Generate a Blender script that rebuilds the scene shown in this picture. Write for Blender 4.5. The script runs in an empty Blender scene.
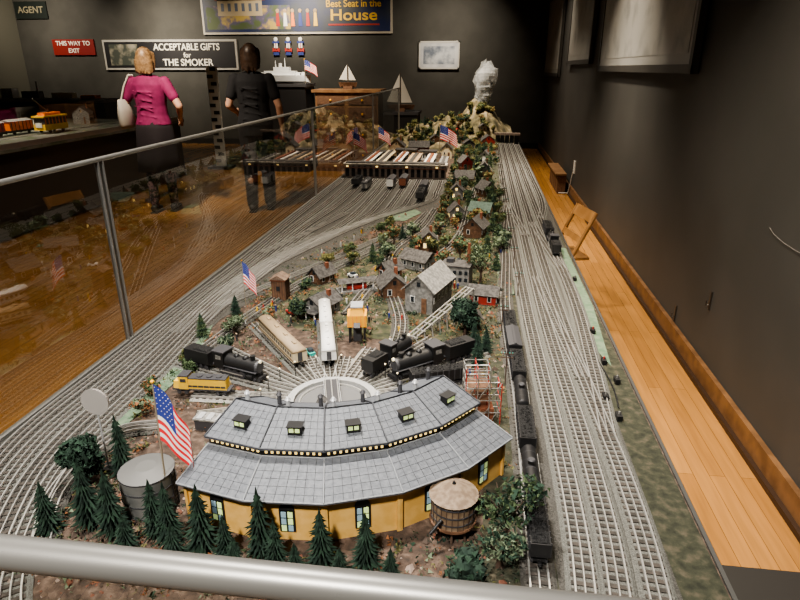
import bpy, math, random
from mathutils import Vector, Matrix, noise
random.seed(7)
TZ=0.65
SC=bpy.context.scene

# ------------------------------------------------------------------ materials
_m={}
def M(name,c,rough=.6,metal=0,emit=0,c2=None,scale=20,bump=0,ramp=(.4,.6),c3=None,detail=4):
    if name in _m: return _m[name]
    m=bpy.data.materials.new(name); m.use_nodes=True
    nt=m.node_tree; b=nt.nodes["Principled BSDF"]
    b.inputs["Base Color"].default_value=(*c,1); b.inputs["Roughness"].default_value=rough
    b.inputs["Metallic"].default_value=metal
    if emit:
        b.inputs["Emission Color"].default_value=(*c,1); b.inputs["Emission Strength"].default_value=emit
    if c2 or bump:
        tc=nt.nodes.new("ShaderNodeTexCoord"); nz=nt.nodes.new("ShaderNodeTexNoise")
        nz.inputs["Scale"].default_value=scale; nz.inputs["Detail"].default_value=detail
        nt.links.new(tc.outputs["Object"],nz.inputs["Vector"])
        if c2:
            r=nt.nodes.new("ShaderNodeValToRGB")
            r.color_ramp.elements[0].position=ramp[0]; r.color_ramp.elements[1].position=ramp[1]
            r.color_ramp.elements[0].color=(*c,1); r.color_ramp.elements[1].color=(*c2,1)
            if c3:
                e=r.color_ramp.elements.new((ramp[0]+ramp[1])/2); e.color=(*c3,1)
            nt.links.new(nz.outputs["Fac"],r.inputs["Fac"]); nt.links.new(r.outputs["Color"],b.inputs["Base Color"])
        if bump:
            bp=nt.nodes.new("ShaderNodeBump"); bp.inputs["Strength"].default_value=bump; bp.inputs["Distance"].default_value=.01
            nt.links.new(nz.outputs["Fac"],bp.inputs["Height"]); nt.links.new(bp.outputs["Normal"],b.inputs["Normal"])
    _m[name]=m; return m

def wood_floor():
    m=bpy.data.materials.new("floor_wood"); m.use_nodes=True; nt=m.node_tree; b=nt.nodes["Principled BSDF"]
    tc=nt.nodes.new("ShaderNodeTexCoord"); mp=nt.nodes.new("ShaderNodeMapping"); mp.inputs["Rotation"].default_value=(0,0,math.pi/2)
    br=nt.nodes.new("ShaderNodeTexBrick"); br.inputs["Scale"].default_value=1
    br.inputs["Brick Width"].default_value=1.4; br.inputs["Row Height"].default_value=.06; br.inputs["Mortar Size"].default_value=.001
    br.inputs["Color1"].default_value=(.52,.265,.085,1); br.inputs["Color2"].default_value=(.41,.20,.060,1); br.inputs["Mortar"].default_value=(.16,.07,.02,1)
    nz=nt.nodes.new("ShaderNodeTexNoise"); nz.inputs["Scale"].default_value=3; nz.inputs["Detail"].default_value=6
    mp2=nt.nodes.new("ShaderNodeMapping"); mp2.inputs["Scale"].default_value=(14,1,1)
    mx=nt.nodes.new("ShaderNodeMixRGB"); mx.blend_type='MULTIPLY'; mx.inputs["Fac"].default_value=.5
    L=nt.links.new
    L(tc.outputs["Object"],mp.inputs["Vector"]); L(mp.outputs["Vector"],br.inputs["Vector"])
    L(tc.outputs["Object"],mp2.inputs["Vector"]); L(mp2.outputs["Vector"],nz.inputs["Vector"])
    L(br.outputs["Color"],mx.inputs[1]); L(nz.outputs["Fac"],mx.inputs[2]); L(mx.outputs["Color"],b.inputs["Base Color"])
    b.inputs["Roughness"].default_value=.27
    return m

def glass_mat():
    # thin architectural glass: Schlick-like reflectance on a single sheet, tint darkened to dim the floor behind it
    m=bpy.data.materials.new("clear_glass"); m.use_nodes=True; nt=m.node_tree
    for n in list(nt.nodes): nt.nodes.remove(n)
    N=nt.nodes.new; L=nt.links.new
    o=N("ShaderNodeOutputMaterial"); mx=N("ShaderNodeMixShader")
    t=N("ShaderNodeBsdfTransparent"); t.inputs[0].default_value=(.80,.81,.79,1)
    g=N("ShaderNodeBsdfGlossy"); g.inputs["Roughness"].default_value=.008
    lw=N("ShaderNodeLayerWeight"); lw.inputs["Blend"].default_value=.5
    p=N("ShaderNodeMath"); p.operation='POWER'; p.inputs[1].default_value=3.0
    q=N("ShaderNodeMath"); q.operation='MULTIPLY_ADD'; q.inputs[1].default_value=.82; q.inputs[2].default_value=.10
    L(lw.outputs["Facing"],p.inputs[0]); L(p.outputs[0],q.inputs[0]); L(q.outputs[0],mx.inputs[0])
    L(t.outputs[0],mx.inputs[1]); L(g.outputs[0],mx.inputs[2]); L(mx.outputs[0],o.inputs[0])
    return m
def haze_mat(name,c,alpha):
    m=M(name,c,.5); m.node_tree.nodes["Principled BSDF"].inputs["Alpha"].default_value=alpha; return m

GLASS=glass_mat(); FLOOR=wood_floor()
BLACK=M("black_paint",(.012,.012,.013),.5); DKGREY=M("dark_grey",(.05,.05,.055),.5)
STEEL=M("rail_steel",(.76,.75,.72),.3,.75); TIE=M("tie_wood",(.030,.026,.022),.8,c2=(.06,.05,.042),scale=60)
BALLAST=M("ballast_grey",(.08,.08,.072),.95,c2=(.165,.165,.148),scale=350,bump=.5,ramp=(.35,.65))
BALLAST2=M("ballast_dark",(.035,.034,.030),.95,c2=(.095,.09,.08),scale=350,bump=.5,ramp=(.35,.65))
GRAVEL=M("gravel_ground",(.030,.022,.017),.95,c2=(.15,.105,.078),scale=55,bump=.8,ramp=(.3,.72),c3=(.072,.048,.035),detail=10)
TOWNG=M("town_ground",(.020,.024,.013),.95,c2=(.12,.085,.055),scale=22,bump=.8,ramp=(.36,.66),c3=(.045,.05,.024),detail=10)
GRASS=M("scenic_grass",(.018,.020,.012),.95,c2=(.085,.072,.048),scale=45,bump=.7,ramp=(.32,.72),c3=(.038,.040,.024),detail=10)
GREENM=M("green_mat",(.09,.145,.09),.95,c2=(.15,.20,.135),scale=40,detail=8)
ROCK=M("plaster_rock",(.07,.065,.035),.95,c2=(.44,.36,.24),scale=9,bump=.8,ramp=(.36,.68),c3=(.18,.15,.085),detail=10)
ALU=M("brushed_aluminium",(.36,.355,.34),.42,.75)
RAILM=M("satin_rail",(.23,.225,.21),.38,.45)
ROOFG=M("slate_roof",(.085,.093,.108),.6,c2=(.125,.134,.15),scale=120,bump=.15,ramp=(.35,.65))
YELW=M("cream_yellow_wall",(.60,.35,.09),.7,c2=(.68,.42,.13),scale=30)
LIT=M("lit_window",(1,.72,.25),.5,emit=1.5); LITG=M("lit_window_green",(.62,.78,.32),.5,emit=.4)
WHITE=M("white_paint",(.70,.70,.68),.5); CREAM=M("cream",(.62,.53,.36),.5); BROWN=M("brown_wood",(.11,.055,.03),.7,c2=(.17,.09,.05),scale=60)
TAN=M("tan_wall",(.36,.26,.16),.8,c2=(.45,.34,.22),scale=60); GREYW=M("weathered_grey",(.15,.15,.14),.8,c2=(.27,.26,.245),scale=80)
RED=M("red_paint",(.40,.04,.03),.6); RUST=M("rust_brown",(.20,.07,.035),.8); ORANGE=M("orange_paint",(.80,.20,.03),.5); GOLD=M("gold_yellow",(.80,.40,.035),.4)
YEL=M("yellow_paint",(.80,.50,.05),.45); BLUE=M("navy_blue",(.03,.05,.22),.6); TEAL=M("teal_paint",(.04,.40,.34),.6); SILV=M("silver_paint",(.52,.53,.54),.35,.3)
DROOF=M("dark_shingle",(.035,.033,.032),.85,c2=(.085,.08,.076),scale=90); BROOF=M("brown_shingle",(.11,.07,.05),.85,c2=(.20,.14,.10),scale=90); GROOF=M("green_roof",(.05,.085,.07),.8,c2=(.085,.13,.105),scale=90)
PINE=M("pine_green",(.007,.020,.013),.9,c2=(.018,.040,.025),scale=40); PINE2=M("pine_green_light",(.016,.040,.023),.9)
OLIVE=M("olive_foliage",(.08,.085,.028),.9,c2=(.16,.15,.05),scale=60); MOSS=M("moss_foliage",(.03,.055,.022),.9,c2=(.07,.10,.045),scale=60)
RUSTF=M("rust_foliage",(.24,.10,.04),.9); TRUNK=M("trunk_bark",(.08,.05,.035),.9); GREYF=M("pale_green_foliage",(.12,.155,.095),.9)

# ------------------------------------------------------------------ mesh builder
class MB:
    def __init__(s): s.v=[];s.f=[];s.mi=[];s.mats=[];s.M=Matrix.Identity(4);s.smooth=[]
    def mid(s,m):
        if m not in s.mats: s.mats.append(m)
        return s.mats.index(m)
    def add(s,vs,fs,mat,sm=False):
        o=len(s.v); s.v.extend([tuple(s.M@Vector(v)) for v in vs]); k=s.mid(mat)
        for f in fs: s.f.append(tuple(i+o for i in f)); s.mi.append(k); s.smooth.append(sm)
    def at(s,x,y,z,rz=0,sc=1): s.M=Matrix.Translation((x,y,z))@Matrix.Rotation(rz,4,'Z')@Matrix.Scale(sc,4); return s
    def box(s,x,y,z,sx,sy,sz,mat,top=1.0,R=None):
        vs=[]
        for k,zz in ((1,-.5),(top,.5)):
            for a,b in ((-.5,-.5),(.5,-.5),(.5,.5),(-.5,.5)): vs.append(Vector((a*sx*k,b*sy*k,zz*sz)))
        if R: vs=[R@v for v in vs]
        vs=[(v.x+x,v.y+y,v.z+z) for v in vs]
        s.add(vs,[(3,2,1,0),(4,5,6,7),(0,1,5,4),(1,2,6,5),(2,3,7,6),(3,0,4,7)],mat)
    def cyl(s,p0,p1,r0,r1,mat,n=12,sm=True,cap=True):
        p0=Vector(p0);p1=Vector(p1);d=(p1-p0); 
        if d.length<1e-9: return
        q=d.to_track_quat('Z','Y'); vs=[]
        for p,r in ((p0,r0),(p1,r1)):
            for i in range(n):
                a=2*math.pi*i/n; vs.append(p+q@Vector((math.cos(a)*r,math.sin(a)*r,0)))
        s.add(vs,[(i,(i+1)%n,n+(i+1)%n,n+i) for i in range(n)],mat,sm)
        if cap: s.add(vs,[tuple(range(n-1,-1,-1)),tuple(range(n,2*n))],mat)
    def tube(s,pts,rad,mat,n=8):
        for i in range(len(pts)-1): s.cyl(pts[i],pts[i+1],rad[i],rad[i+1],mat,n,cap=(i in(0,len(pts)-2)))
    def sph(s,c,r,mat,sc=(1,1,1),n=12,jit=0,R=None):
        vs=[];fs=[];h=n//2+1
        for j in range(h+1):
            t=math.pi*j/h
            for i in range(n):
                a=2*math.pi*i/n; k=r*(1+jit*random.uniform(-1,1))
                v=Vector((math.sin(t)*math.cos(a)*k*sc[0],math.sin(t)*math.sin(a)*k*sc[1],math.cos(t)*k*sc[2]))
                if R: v=R@v
                vs.append((v.x+c[0],v.y+c[1],v.z+c[2]))
        for j in range(h):
            for i in range(n): fs.append((j*n+i,(j+1)*n+i,(j+1)*n+(i+1)%n,j*n+(i+1)%n))
        s.add(vs,fs,mat,jit==0)
    def gable(s,x,y,z,w,d,h,mat,ov=0,end=None):
        w2=w/2+ov;d2=d/2+ov
        vs=[(x-w2,y-d2,z),(x+w2,y-d2,z),(x,y-d2,z+h),(x-w2,y+d2,z),(x+w2,y+d2,z),(x,y+d2,z+h)]
        s.add(vs,[(0,3,5,2),(1,2,5,4),(0,1,4,3)],mat); s.add(vs,[(0,2,1),(3,4,5)],end or mat)
    def loft(s,rings,mat,sm=True,cap=True):
        n=len(rings[0]);vs=[p for r in rings for p in r];fs=[]
        for j in range(len(rings)-1):
            for i in range(n): fs.append((j*n+i,j*n+(i+1)%n,(j+1)*n+(i+1)%n,(j+1)*n+i))
        if cap: fs+= [tuple(range(n-1,-1,-1)),tuple(range((len(rings)-1)*n,len(rings)*n))]
        s.add(vs,fs,mat,sm)
    def obj(s,name,parent=None,center=True):
        off=Vector((0,0,0))
        if parent is None and center and s.v:
            xs=[v[0] for v in s.v];ys=[v[1] for v in s.v];zs=[v[2] for v in s.v]
            off=Vector(((min(xs)+max(xs))/2,(min(ys)+max(ys))/2,min(zs)))
        me=bpy.data.meshes.new(name); me.from_pydata([(v[0]-off.x,v[1]-off.y,v[2]-off.z) for v in s.v],[],s.f)
        for m in s.mats: me.materials.append(m)
        me.polygons.foreach_set("material_index",s.mi); me.polygons.foreach_set("use_smooth",s.smooth); me.update()
        o=bpy.data.objects.new(name,me); o.location=off; SC.collection.objects.link(o)
        if parent: o.parent=parent
        return o
def empty(name,loc=(0,0,0)):
    e=bpy.data.objects.new(name,None); e.location=loc; SC.collection.objects.link(e); e.empty_display_size=.1; return e
def text(body,loc,size,mat,rot,parent=None,name="lettering",align='CENTER',ext=.002,sx=1):
    c=bpy.data.curves.new(name,'FONT'); c.body=body; c.size=size; c.align_x=align; c.align_y='CENTER'; c.extrude=ext; c.offset=size*.018
    c.materials.append(mat); o=bpy.data.objects.new(name,c); o.location=loc; o.rotation_euler=rot; o.scale=(sx,1,1); SC.collection.objects.link(o)
    if parent: o.parent=parent
    return o

# ------------------------------------------------------------------ room shell
WALL=M("charcoal_wall",(.050,.050,.045),.75,c2=(.060,.060,.054),scale=3); WALLR=M("charcoal_wall_right",(.048,.048,.045),.6,c2=(.057,.056,.053),scale=2)
XR,XL,YB,YF,ZC=1.18,-9.6,12.5,-2.0,3.4
def slab(name,x0,x1,y0,y1,z0,z1,mat):
    b=MB(); b.box((x0+x1)/2,(y0+y1)/2,(z0+z1)/2,x1-x0,y1-y0,z1-z0,mat); return b.obj(name)
b=MB(); b.box((XL+XR)/2,(YF+YB)/2,-.025,XR-XL,YB-YF,.05,FLOOR); b.obj("floor",center=False)
slab("ceiling",XL,XR,YF,YB,ZC,ZC+.05,M("ceiling_black",(.03,.03,.03),.9))
slab("wall_right",XR,XR+.1,YF,YB,0,ZC,WALLR)
slab("wall_back",XL,XR+.1,YB,YB+.1,0,ZC,WALL)
slab("wall_left",XL-.1,XL,YF,YB+.1,0,ZC,M("olive_wall",(.14,.14,.115),.8))
slab("wall_front",XL-.1,XR+.1,YF-.1,YF,0,ZC,WALL)
BBW=M("baseboard_wood",(.12,.062,.028),.45,c2=(.19,.10,.045),scale=12)
b=MB(); b.box(XR-.012,(YF+YB)/2,.055,.024,YB-YF,.11,BBW); b.box(XR-.022,(YF+YB)/2,.012,.044,YB-YF,.024,M("shoe_mould",(.035,.018,.01),.5)); b.obj("baseboard_right")
b=MB(); b.box((XL+XR)/2,YB-.012,.055,XR-XL-.05,.024,.11,BLACK); b.obj("baseboard_back")

# ------------------------------------------------------------------ layout table
TX0,TX1,TY0,TY1=-1.14,.465,.20,8.6
b=MB(); b.box((TX0+TX1)/2,(TY0+TY1)/2,TZ-.025,TX1-TX0,TY1-TY0,.05,GRAVEL)
b.box((TX0+.2)/2,(TY0+TY1)/2,.30,.2-TX0-.04,TY1-TY0-.04,.60,BLACK)
b.box(TX1+.004,(TY0+TY1)/2,TZ-.02,.008,TY1-TY0,.05,M("table_edge_trim",(.10,.10,.095),.4,.4))
b.obj("model_railroad_table")
def sheet(name,polys,mat,z,thick=.001):
    b=MB()
    for P in polys:
        n=len(P); vs=[(x,y,z) for x,y in P]+[(x,y,z-thick) for x,y in P]
        b.add(vs,[tuple(range(n))]+[(i,i+n,(i+1)%n+n,(i+1)%n) for i in range(n)],mat)
    return b.obj(name)
sheet("grass_strip",[[(.04,.7),(.462,.7),(.462,7.4),(.14,7.4),(.10,3.5),(.05,2.2)]],GRASS,TZ+.0015)
sheet("town_ground",[[(-.60,1.85),(.10,1.75),(.16,2.4),(.16,6.9),(-.24,6.9),(-.24,3.9),(-.45,3.3),(-.75,2.5),(-.82,2.1)]],TOWNG,TZ+.0008,.0008)
sheet("ballast_bed",[[(.175,.6),(.38,.6),(.385,1.5),(.44,2.6),(.462,3.6),(.462,7.45),(.18,7.45),(.17,2.2)],[(-1.12,.9),(-.885,.9),(-.90,1.9),(-.55,3.3),(-.24,3.85),(-.24,5.0),(-1.12,5.0)]],BALLAST2,TZ+.002)
sheet("green_mat_strip",[[(-.90,1.2),(-.86,1.2),(-.84,1.45),(-.88,1.75),(-.95,2.0),(-.97,1.98),(-.93,1.7),(-.90,1.5)],[(-.58,3.5),(-.42,3.47),(-.34,3.7),(-.40,3.8),(-.52,3.7)],
   [(.10,2.3),(.165,2.3),(.17,3.1),(.12,3.1)],[(.385,1.9),(.43,1.7),(.458,2.2),(.455,3.0),(.43,3.0)]],GREENM,TZ+.003)

def dense(pts,step):
    P=[Vector((*p,0)) for p in pts]; P=[P[0]*2-P[1]]+P+[P[-1]*2-P[-2]]; out=[]
    for i in range(1,len(P)-2):
        for k in range(24):
            t=k/24; a,b_,c,d=P[i-1],P[i],P[i+1],P[i+2]
            out.append(.5*((2*b_)+(c-a)*t+(2*a-5*b_+4*c-d)*t*t+(3*b_-a-3*c+d)*t**3))
    out.append(P[-2]); res=[out[0]]; acc=0
    for i in range(1,len(out)):
        seg=(out[i]-out[i-1]); L=seg.length; p=out[i-1]
        while acc+L>=step:
            f=(step-acc)/L; p=p+(out[i]-p)*f; res.append(p.copy()); L=(out[i]-p).length; acc=0
        acc+=L
    return res
tk=[0]
def track(pts,bal=BALLAST,step=.019,hw=.028,name="toy_railroad_track"):
    tk[0]+=1; dz=.0012+(tk[0]%9)*.00012; S=dense(pts,step); b=MB(); n=len(S)
    fr=[]
    for i,p in enumerate(S):
        t=(S[min(i+1,n-1)]-S[max(i-1,0)]).normalized(); fr.append((p,t,Vector((-t.y,t.x,0))))
    z=TZ+dz
    def strip(prof,mat):
        vs=[];fs=[];m=len(prof)
        for p,t,nn in fr:
            for o,zz in prof: q=p+nn*o; vs.append((q.x,q.y,z+zz))
        for i in range(n-1):
            for k in range(m-1): fs.append((i*m+k,(i+1)*m+k,(i+1)*m+k+1,i*m+k+1))
        b.add(vs,fs,mat)
    if bal: strip([(hw+.004,.001),(hw-.002,.0045),(-hw+.002,.0045),(-hw-.004,.001)],bal)
    vs=[];fs=[]
    for p,t,nn in fr:
        o=len(vs); 
        for zz in (.003,.0068):
            for a,c in ((-1,-1),(1,-1),(1,1),(-1,1)): q=p+nn*(a*.0225)+t*(c*.0045); vs.append((q.x,q.y,z+zz))
        fs+=[(o+4,o+5,o+6,o+7),(o,o+1,o+5,o+4),(o+1,o+2,o+6,o+5),(o+2,o+3,o+7,o+6),(o+3,o,o+4,o+7)]
    b.add(vs,fs,TIE)
    for c,w in ((-.0165,.0015),(0,.0011),(.0165,.0015)):
        strip([(c+w,.0068),(c+w,.0125),(c-w,.0125),(c-w,.0068)],STEEL)
    return b.obj(name)

track([(.10,.30),(.17,.5),(.215,.8),(.225,1.2),(.205,2.2),(.205,4),(.215,7.6)])
track([(.16,.28),(.225,.5),(.272,.8),(.285,1.2),(.262,2.2),(.262,4),(.270,7.6)])
track([(.24,.26),(.30,.5),(.338,.8),(.350,1.15),(.325,2.0),(.320,4),(.326,7.6)])
track([(.345,1.30),(.372,1.7),(.395,2.3),(.385,3.2),(.380,4.5),(.382,7.6)])
track([(.33,1.6),(.30,2.0),(.27,2.5)],step=.022); track([(.395,2.6),(.36,3.0),(.325,3.5)],step=.022); track([(.27,3.2),(.235,3.6),(.205,4.1)],step=.022)
track([(.385,3.6),(.435,4.1),(.437,5.2),(.437,7.4)],step=.022)
track([(.09,.30),(.13,.6),(.14,.85),(.14,1.5),(.125,2.1),(.150,2.8),(.16,3.4),(.205,4.0)],bal=BALLAST2)
LX=[-1.085,-1.030,-.975,-.920]
for i,x in enumerate(LX):
    o=i*.055
    track([(-.55+o*.4,.30+o),(-.80+o*.5,.50+o*.8),(-.98+o*.8,.80+o*.3),(x+.005,1.1),(x,1.5),(x-.01*i,2.05),(x-.01*i+.01,2.5),(-1.085+.06*i,3.2),(-1.085+.088*i,3.9),(-1.085+.088*i,4.85)],bal=BALLAST if i%2 else BALLAST2)
for k in range(4,10):
    X=-1.085+.088*k; s=LX[(k)%2+2]
    y0=2.0+.13*(k-4)
    track([(s-.02,1.75+.08*(k-4)),(s-.03+.02*(k-4),y0+.25),( (s+X)/2-.03,y0+.75),(X-.03,y0+1.35),(X,max(y0+1.7,3.9)),(X,4.85)],bal=BALLAST2 if k%2 else BALLAST,step=.022)
for (p,q) in (((-1.0,2.3),(-.62,3.5)),((-.95,2.0),(-.35,3.4)),((-1.03,2.7),(-.8,3.6))):
    m=((p[0]+q[0])/2+.01,(p[1]+q[1])/2); track([p,m,q],bal=BALLAST2,step=.022)
track([(-.86,1.55),(-.80,1.95),(-.70,2.35),(-.52,2.8),(-.36,3.3),(-.30,3.7)],bal=BALLAST2,step=.022)
track([(-.24,1.62),(-.25,1.95),(-.36,2.4),(-.40,2.8),(-.30,3.3),(-.26,3.8)],bal=BALLAST2,step=.022)
track([(-.45,2.0),(-.42,2.3),(-.33,2.6),(-.18,2.75),(-.08,3.2),(-.05,3.9),(.0,4.8)],bal=BALLAST2,step=.022)
track([(-.75,1.22),(-.86,1.16),(-.86,.95),(-.78,.78)],bal=BALLAST2)

# ------------------------------------------------------------------ turntable & radial tracks
CX,CY=-.363,1.386
LB=M("ballast_light",(.22,.21,.19),.95,c2=(.32,.31,.28),scale=300,bump=.4,ramp=(.35,.65))
def radial(a,r0,r1,bal=BALLAST):
    a=math.radians(a); c,s=math.cos(a),math.sin(a)
    track([(CX+c*r0,CY+s*r0),(CX+c*(r0+r1)/2,CY+s*(r0+r1)/2),(CX+c*r1,CY+s*r1)],bal=bal)
RA=(8,22,41,61,82,95,106,118,129,147,162,182,200,218)
for a,L in zip(RA,(.30,.42,.55,.5,.34,.26,.72,.28,.62,.5,.55,.40,.36,.28)): radial(a,.125,L,LB if L<.5 else BALLAST)
N=5; A0,A1=249.5,330.5
for i in range(N): radial(A0+(i+.5)*(A1-A0)/N,.125,.30)
b=MB(); b.at(CX,CY,TZ)
nn=40
PIT=M("turntable_concrete",(.36,.36,.35),.7); 
def ring(r0,r1,z0,z1,mat):
    vs=[];fs=[]
    for i in range(nn):
        a=2*math.pi*i/nn; c,s=math.cos(a),math.sin(a); vs+=[(r0*c,r0*s,z0),(r0*c,r0*s,z1),(r1*c,r1*s,z1),(r1*c,r1*s,z0)]
    for i in range(nn):
        o=4*i;p=4*((i+1)%nn)
        for k in range(4): fs.append((o+k,p+k,p+(k+1)%4,o+(k+1)%4))
    b.add(vs,fs,mat,False)
ring(.001,.112,.001,.0045,M("pit_floor",(.13,.13,.13),.8)); ring(.105,.125,.001,.014,PIT); ring(.088,.092,.003,.010,STEEL)
R=Matrix.Rotation(math.radians(106),3,'Z')
b.box(0,0,.012,.208,.044,.010,DKGREY,R=R)
for o in (-.017,0,.017): 
    v=R@Vector((0,o,0)); b.box(v.x,v.y,.019,.208,.0028,.004,STEEL,R=R)
for o in (-.021,.021):
    v=R@Vector((0,o,0)); b.box(v.x,v.y,.030,.2,.0015,.002,SILV,R=R)
    for k in range(-4,5): w=R@Vector((k*.024,o,0)); b.box(w.x,w.y,.023,.0015,.0015,.014,SILV)
v=R@Vector((-.07,.03,0)); b.box(v.x,v.y,.033,.024,.018,.034,WHITE,R=R); b.gable(v.x,v.y,.050,.026,.03,.010,DROOF)
b.obj("locomotive_turntable")

# ------------------------------------------------------------------ roundhouse
def roundhouse():
    b=MB(); b.at(CX,CY,TZ)
    def pt(r,a,z): a=math.radians(a); return Vector((r*math.cos(a),r*math.sin(a),z))
    A=[A0+i*(A1-A0)/N for i in range(N+1)]
    SEAM=M("roof_flashing",(.032,.035,.042),.5); SEAML=M("roof_flashing_light",(.19,.20,.215),.5)
    def band(r0,z0,r1,z1,mat,seam=None,th=0):
        for i in range(N):
            vs=[pt(r0,A[i],z0),pt(r0,A[i+1],z0),pt(r1,A[i+1],z1),pt(r1,A[i],z1)]
            if th: 
                vs+= [v-Vector((0,0,th)) for v in vs]; b.add(vs,[(0,1,2,3),(7,6,5,4),(0,4,5,1),(1,5,6,2),(2,6,7,3),(3,7,4,0)],mat)
            else: b.add(vs,[(0,1,2,3)],mat)
        if seam:
            for a in A: b.cyl(pt(r0,a,z0+.0012),pt(r1,a,z1+.0012),.0018,.0018,seam,6)
            for r,z in ((r0,z0),(r1,z1)):
                for i in range(N): b.cyl(pt(r,A[i],z),pt(r,A[i+1],z),.0018,.0018,seam,6)
    band(.512,0,.512,.106,YELW); band(.280,0,.280,.150,YELW)
    band(.532,.104,.441,.139,ROOFG,SEAML,.004)
    band(.438,.130,.438,.162,BLACK); 
    band(.449,.161,.352,.197,ROOFG,SEAM,.004); band(.352,.197,.268,.158,ROOFG,SEAM,.004)
    for i in range(N):
        for k in range(1,8):
            f=k/8
            for (r0,z0,r1,z1) in ((.532,.1045,.441,.1395),(.449,.1615,.352,.1975)):
                p=pt(r0,A[i],z0).lerp(pt(r0,A[i+1],z0),f); q=pt(r1,A[i],z1).lerp(pt(r1,A[i+1],z1),f)
                b.cyl(p,q,.0004,.0004,SEAM,4)
        for k in range(1,6):
            f=k/6
            for (r0,z0,r1,z1) in ((.532,.1043,.441,.1393),(.449,.1613,.352,.1973)):
                b.cyl(pt(r0+(r1-r0)*f,A[i],z0+(z1-z0)*f),pt(r0+(r1-r0)*f,A[i+1],z0+(z1-z0)*f),.0004,.0004,SEAM,4)
        mid=(A[i]+A[i+1])/2; am=math.radians(mid)
        cm=math.cos(math.radians((A[1]-A[0])/2))
        out=Vector((math.cos(am),math.sin(am),0)); tan=Vector((-out.y,out.x,0)); Rz=Matrix.Rotation(am,3,'Z')
        for k in range(10):
            t=(k-4.5)*.0118; p=out*(.438*cm+.001)+tan*t+Vector((0,0,.1475)); b.box(p.x,p.y,p.z,.002,.0046,.0052,LIT,R=Rz)
        p=out*(.512*cm)
        b.box(*(p+Vector((0,0,.047))),.006,.030,.050,BLACK,R=Rz)
        b.cyl(p-out*.003+Vector((0,0,.072)),p+out*.003+Vector((0,0,.072)),.015,.015,BLACK,14)
        for u in (-.0065,.0065):
            for w in (.030,.046,.062): b.box(*(p+out*.003+tan*u+Vector((0,0,w))),.002,.0095,.013,LITG if (w>.04)==(u>0) else M("window_blue",(.25,.36,.42),.3,emit=.25),R=Rz)
        for t in (-.07,.07): b.box(*(out*(.512*cm+.002)+tan*t+Vector((0,0,.053))),.006,.006,.106,YELW,R=Rz)
        p=out*(.408*cm)+Vector((0,0,.176)); b.box(p.x,p.y,p.z+.006,.018,.027,.018,BLACK,R=Rz)
        for u in (-.006,.006): b.box(*(p+out*.0095+tan*u+Vector((0,0,.008))),.002,.009,.008,LITG,R=Rz)
        b.box(p.x,p.y,p.z+.016,.024,.031,.002,BLACK,R=Rz)
        for rr,tt,h in ((.335,-.03,.012),(.315,.035,.010)):
            p=out*rr+tan*tt; b.cyl((p.x,p.y,.18),(p.x,p.y,.195+h),.005,.0045,SILV if tt<0 else DKGREY,10); b.cyl((p.x,p.y,.195+h),(p.x,p.y,.201+h),.007,.003,SILV if tt<0 else DKGREY,10)
        p=out*(.280*cm-.002); b.box(p.x,p.y,.055,.004,.055,.11,BROWN,R=Rz)
    for a in (A[0],A[-1]):
        q=[pt(.512,a,0),pt(.512,a,.108),pt(.438,a,.135),pt(.438,a,.161),pt(.352,a,.195),pt(.280,a,.160),pt(.280,a,0)]
        b.add(q,[tuple(range(7))],YELW)
        n=Vector((-math.sin(math.radians(a)),math.cos(math.radians(a)),0))*(-.002 if a==A[0] else .002); Rz=Matrix.Rotation(math.radians(a),3,'Z')
        for r in (.33,.40,.47):
            p=pt(r,a,.055)+n; b.box(*p,.026,.003,.044,BLACK,R=Rz); 
            for u in (-.006,.006):
                for w in (-.013,0,.013): 
                    p=pt(r+u,a,.055+w)+n*1.8; b.box(*p,.009,.002,.010,LITG,R=Rz)
    return b.obj("miniature_roundhouse")
roundhouse()

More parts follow.
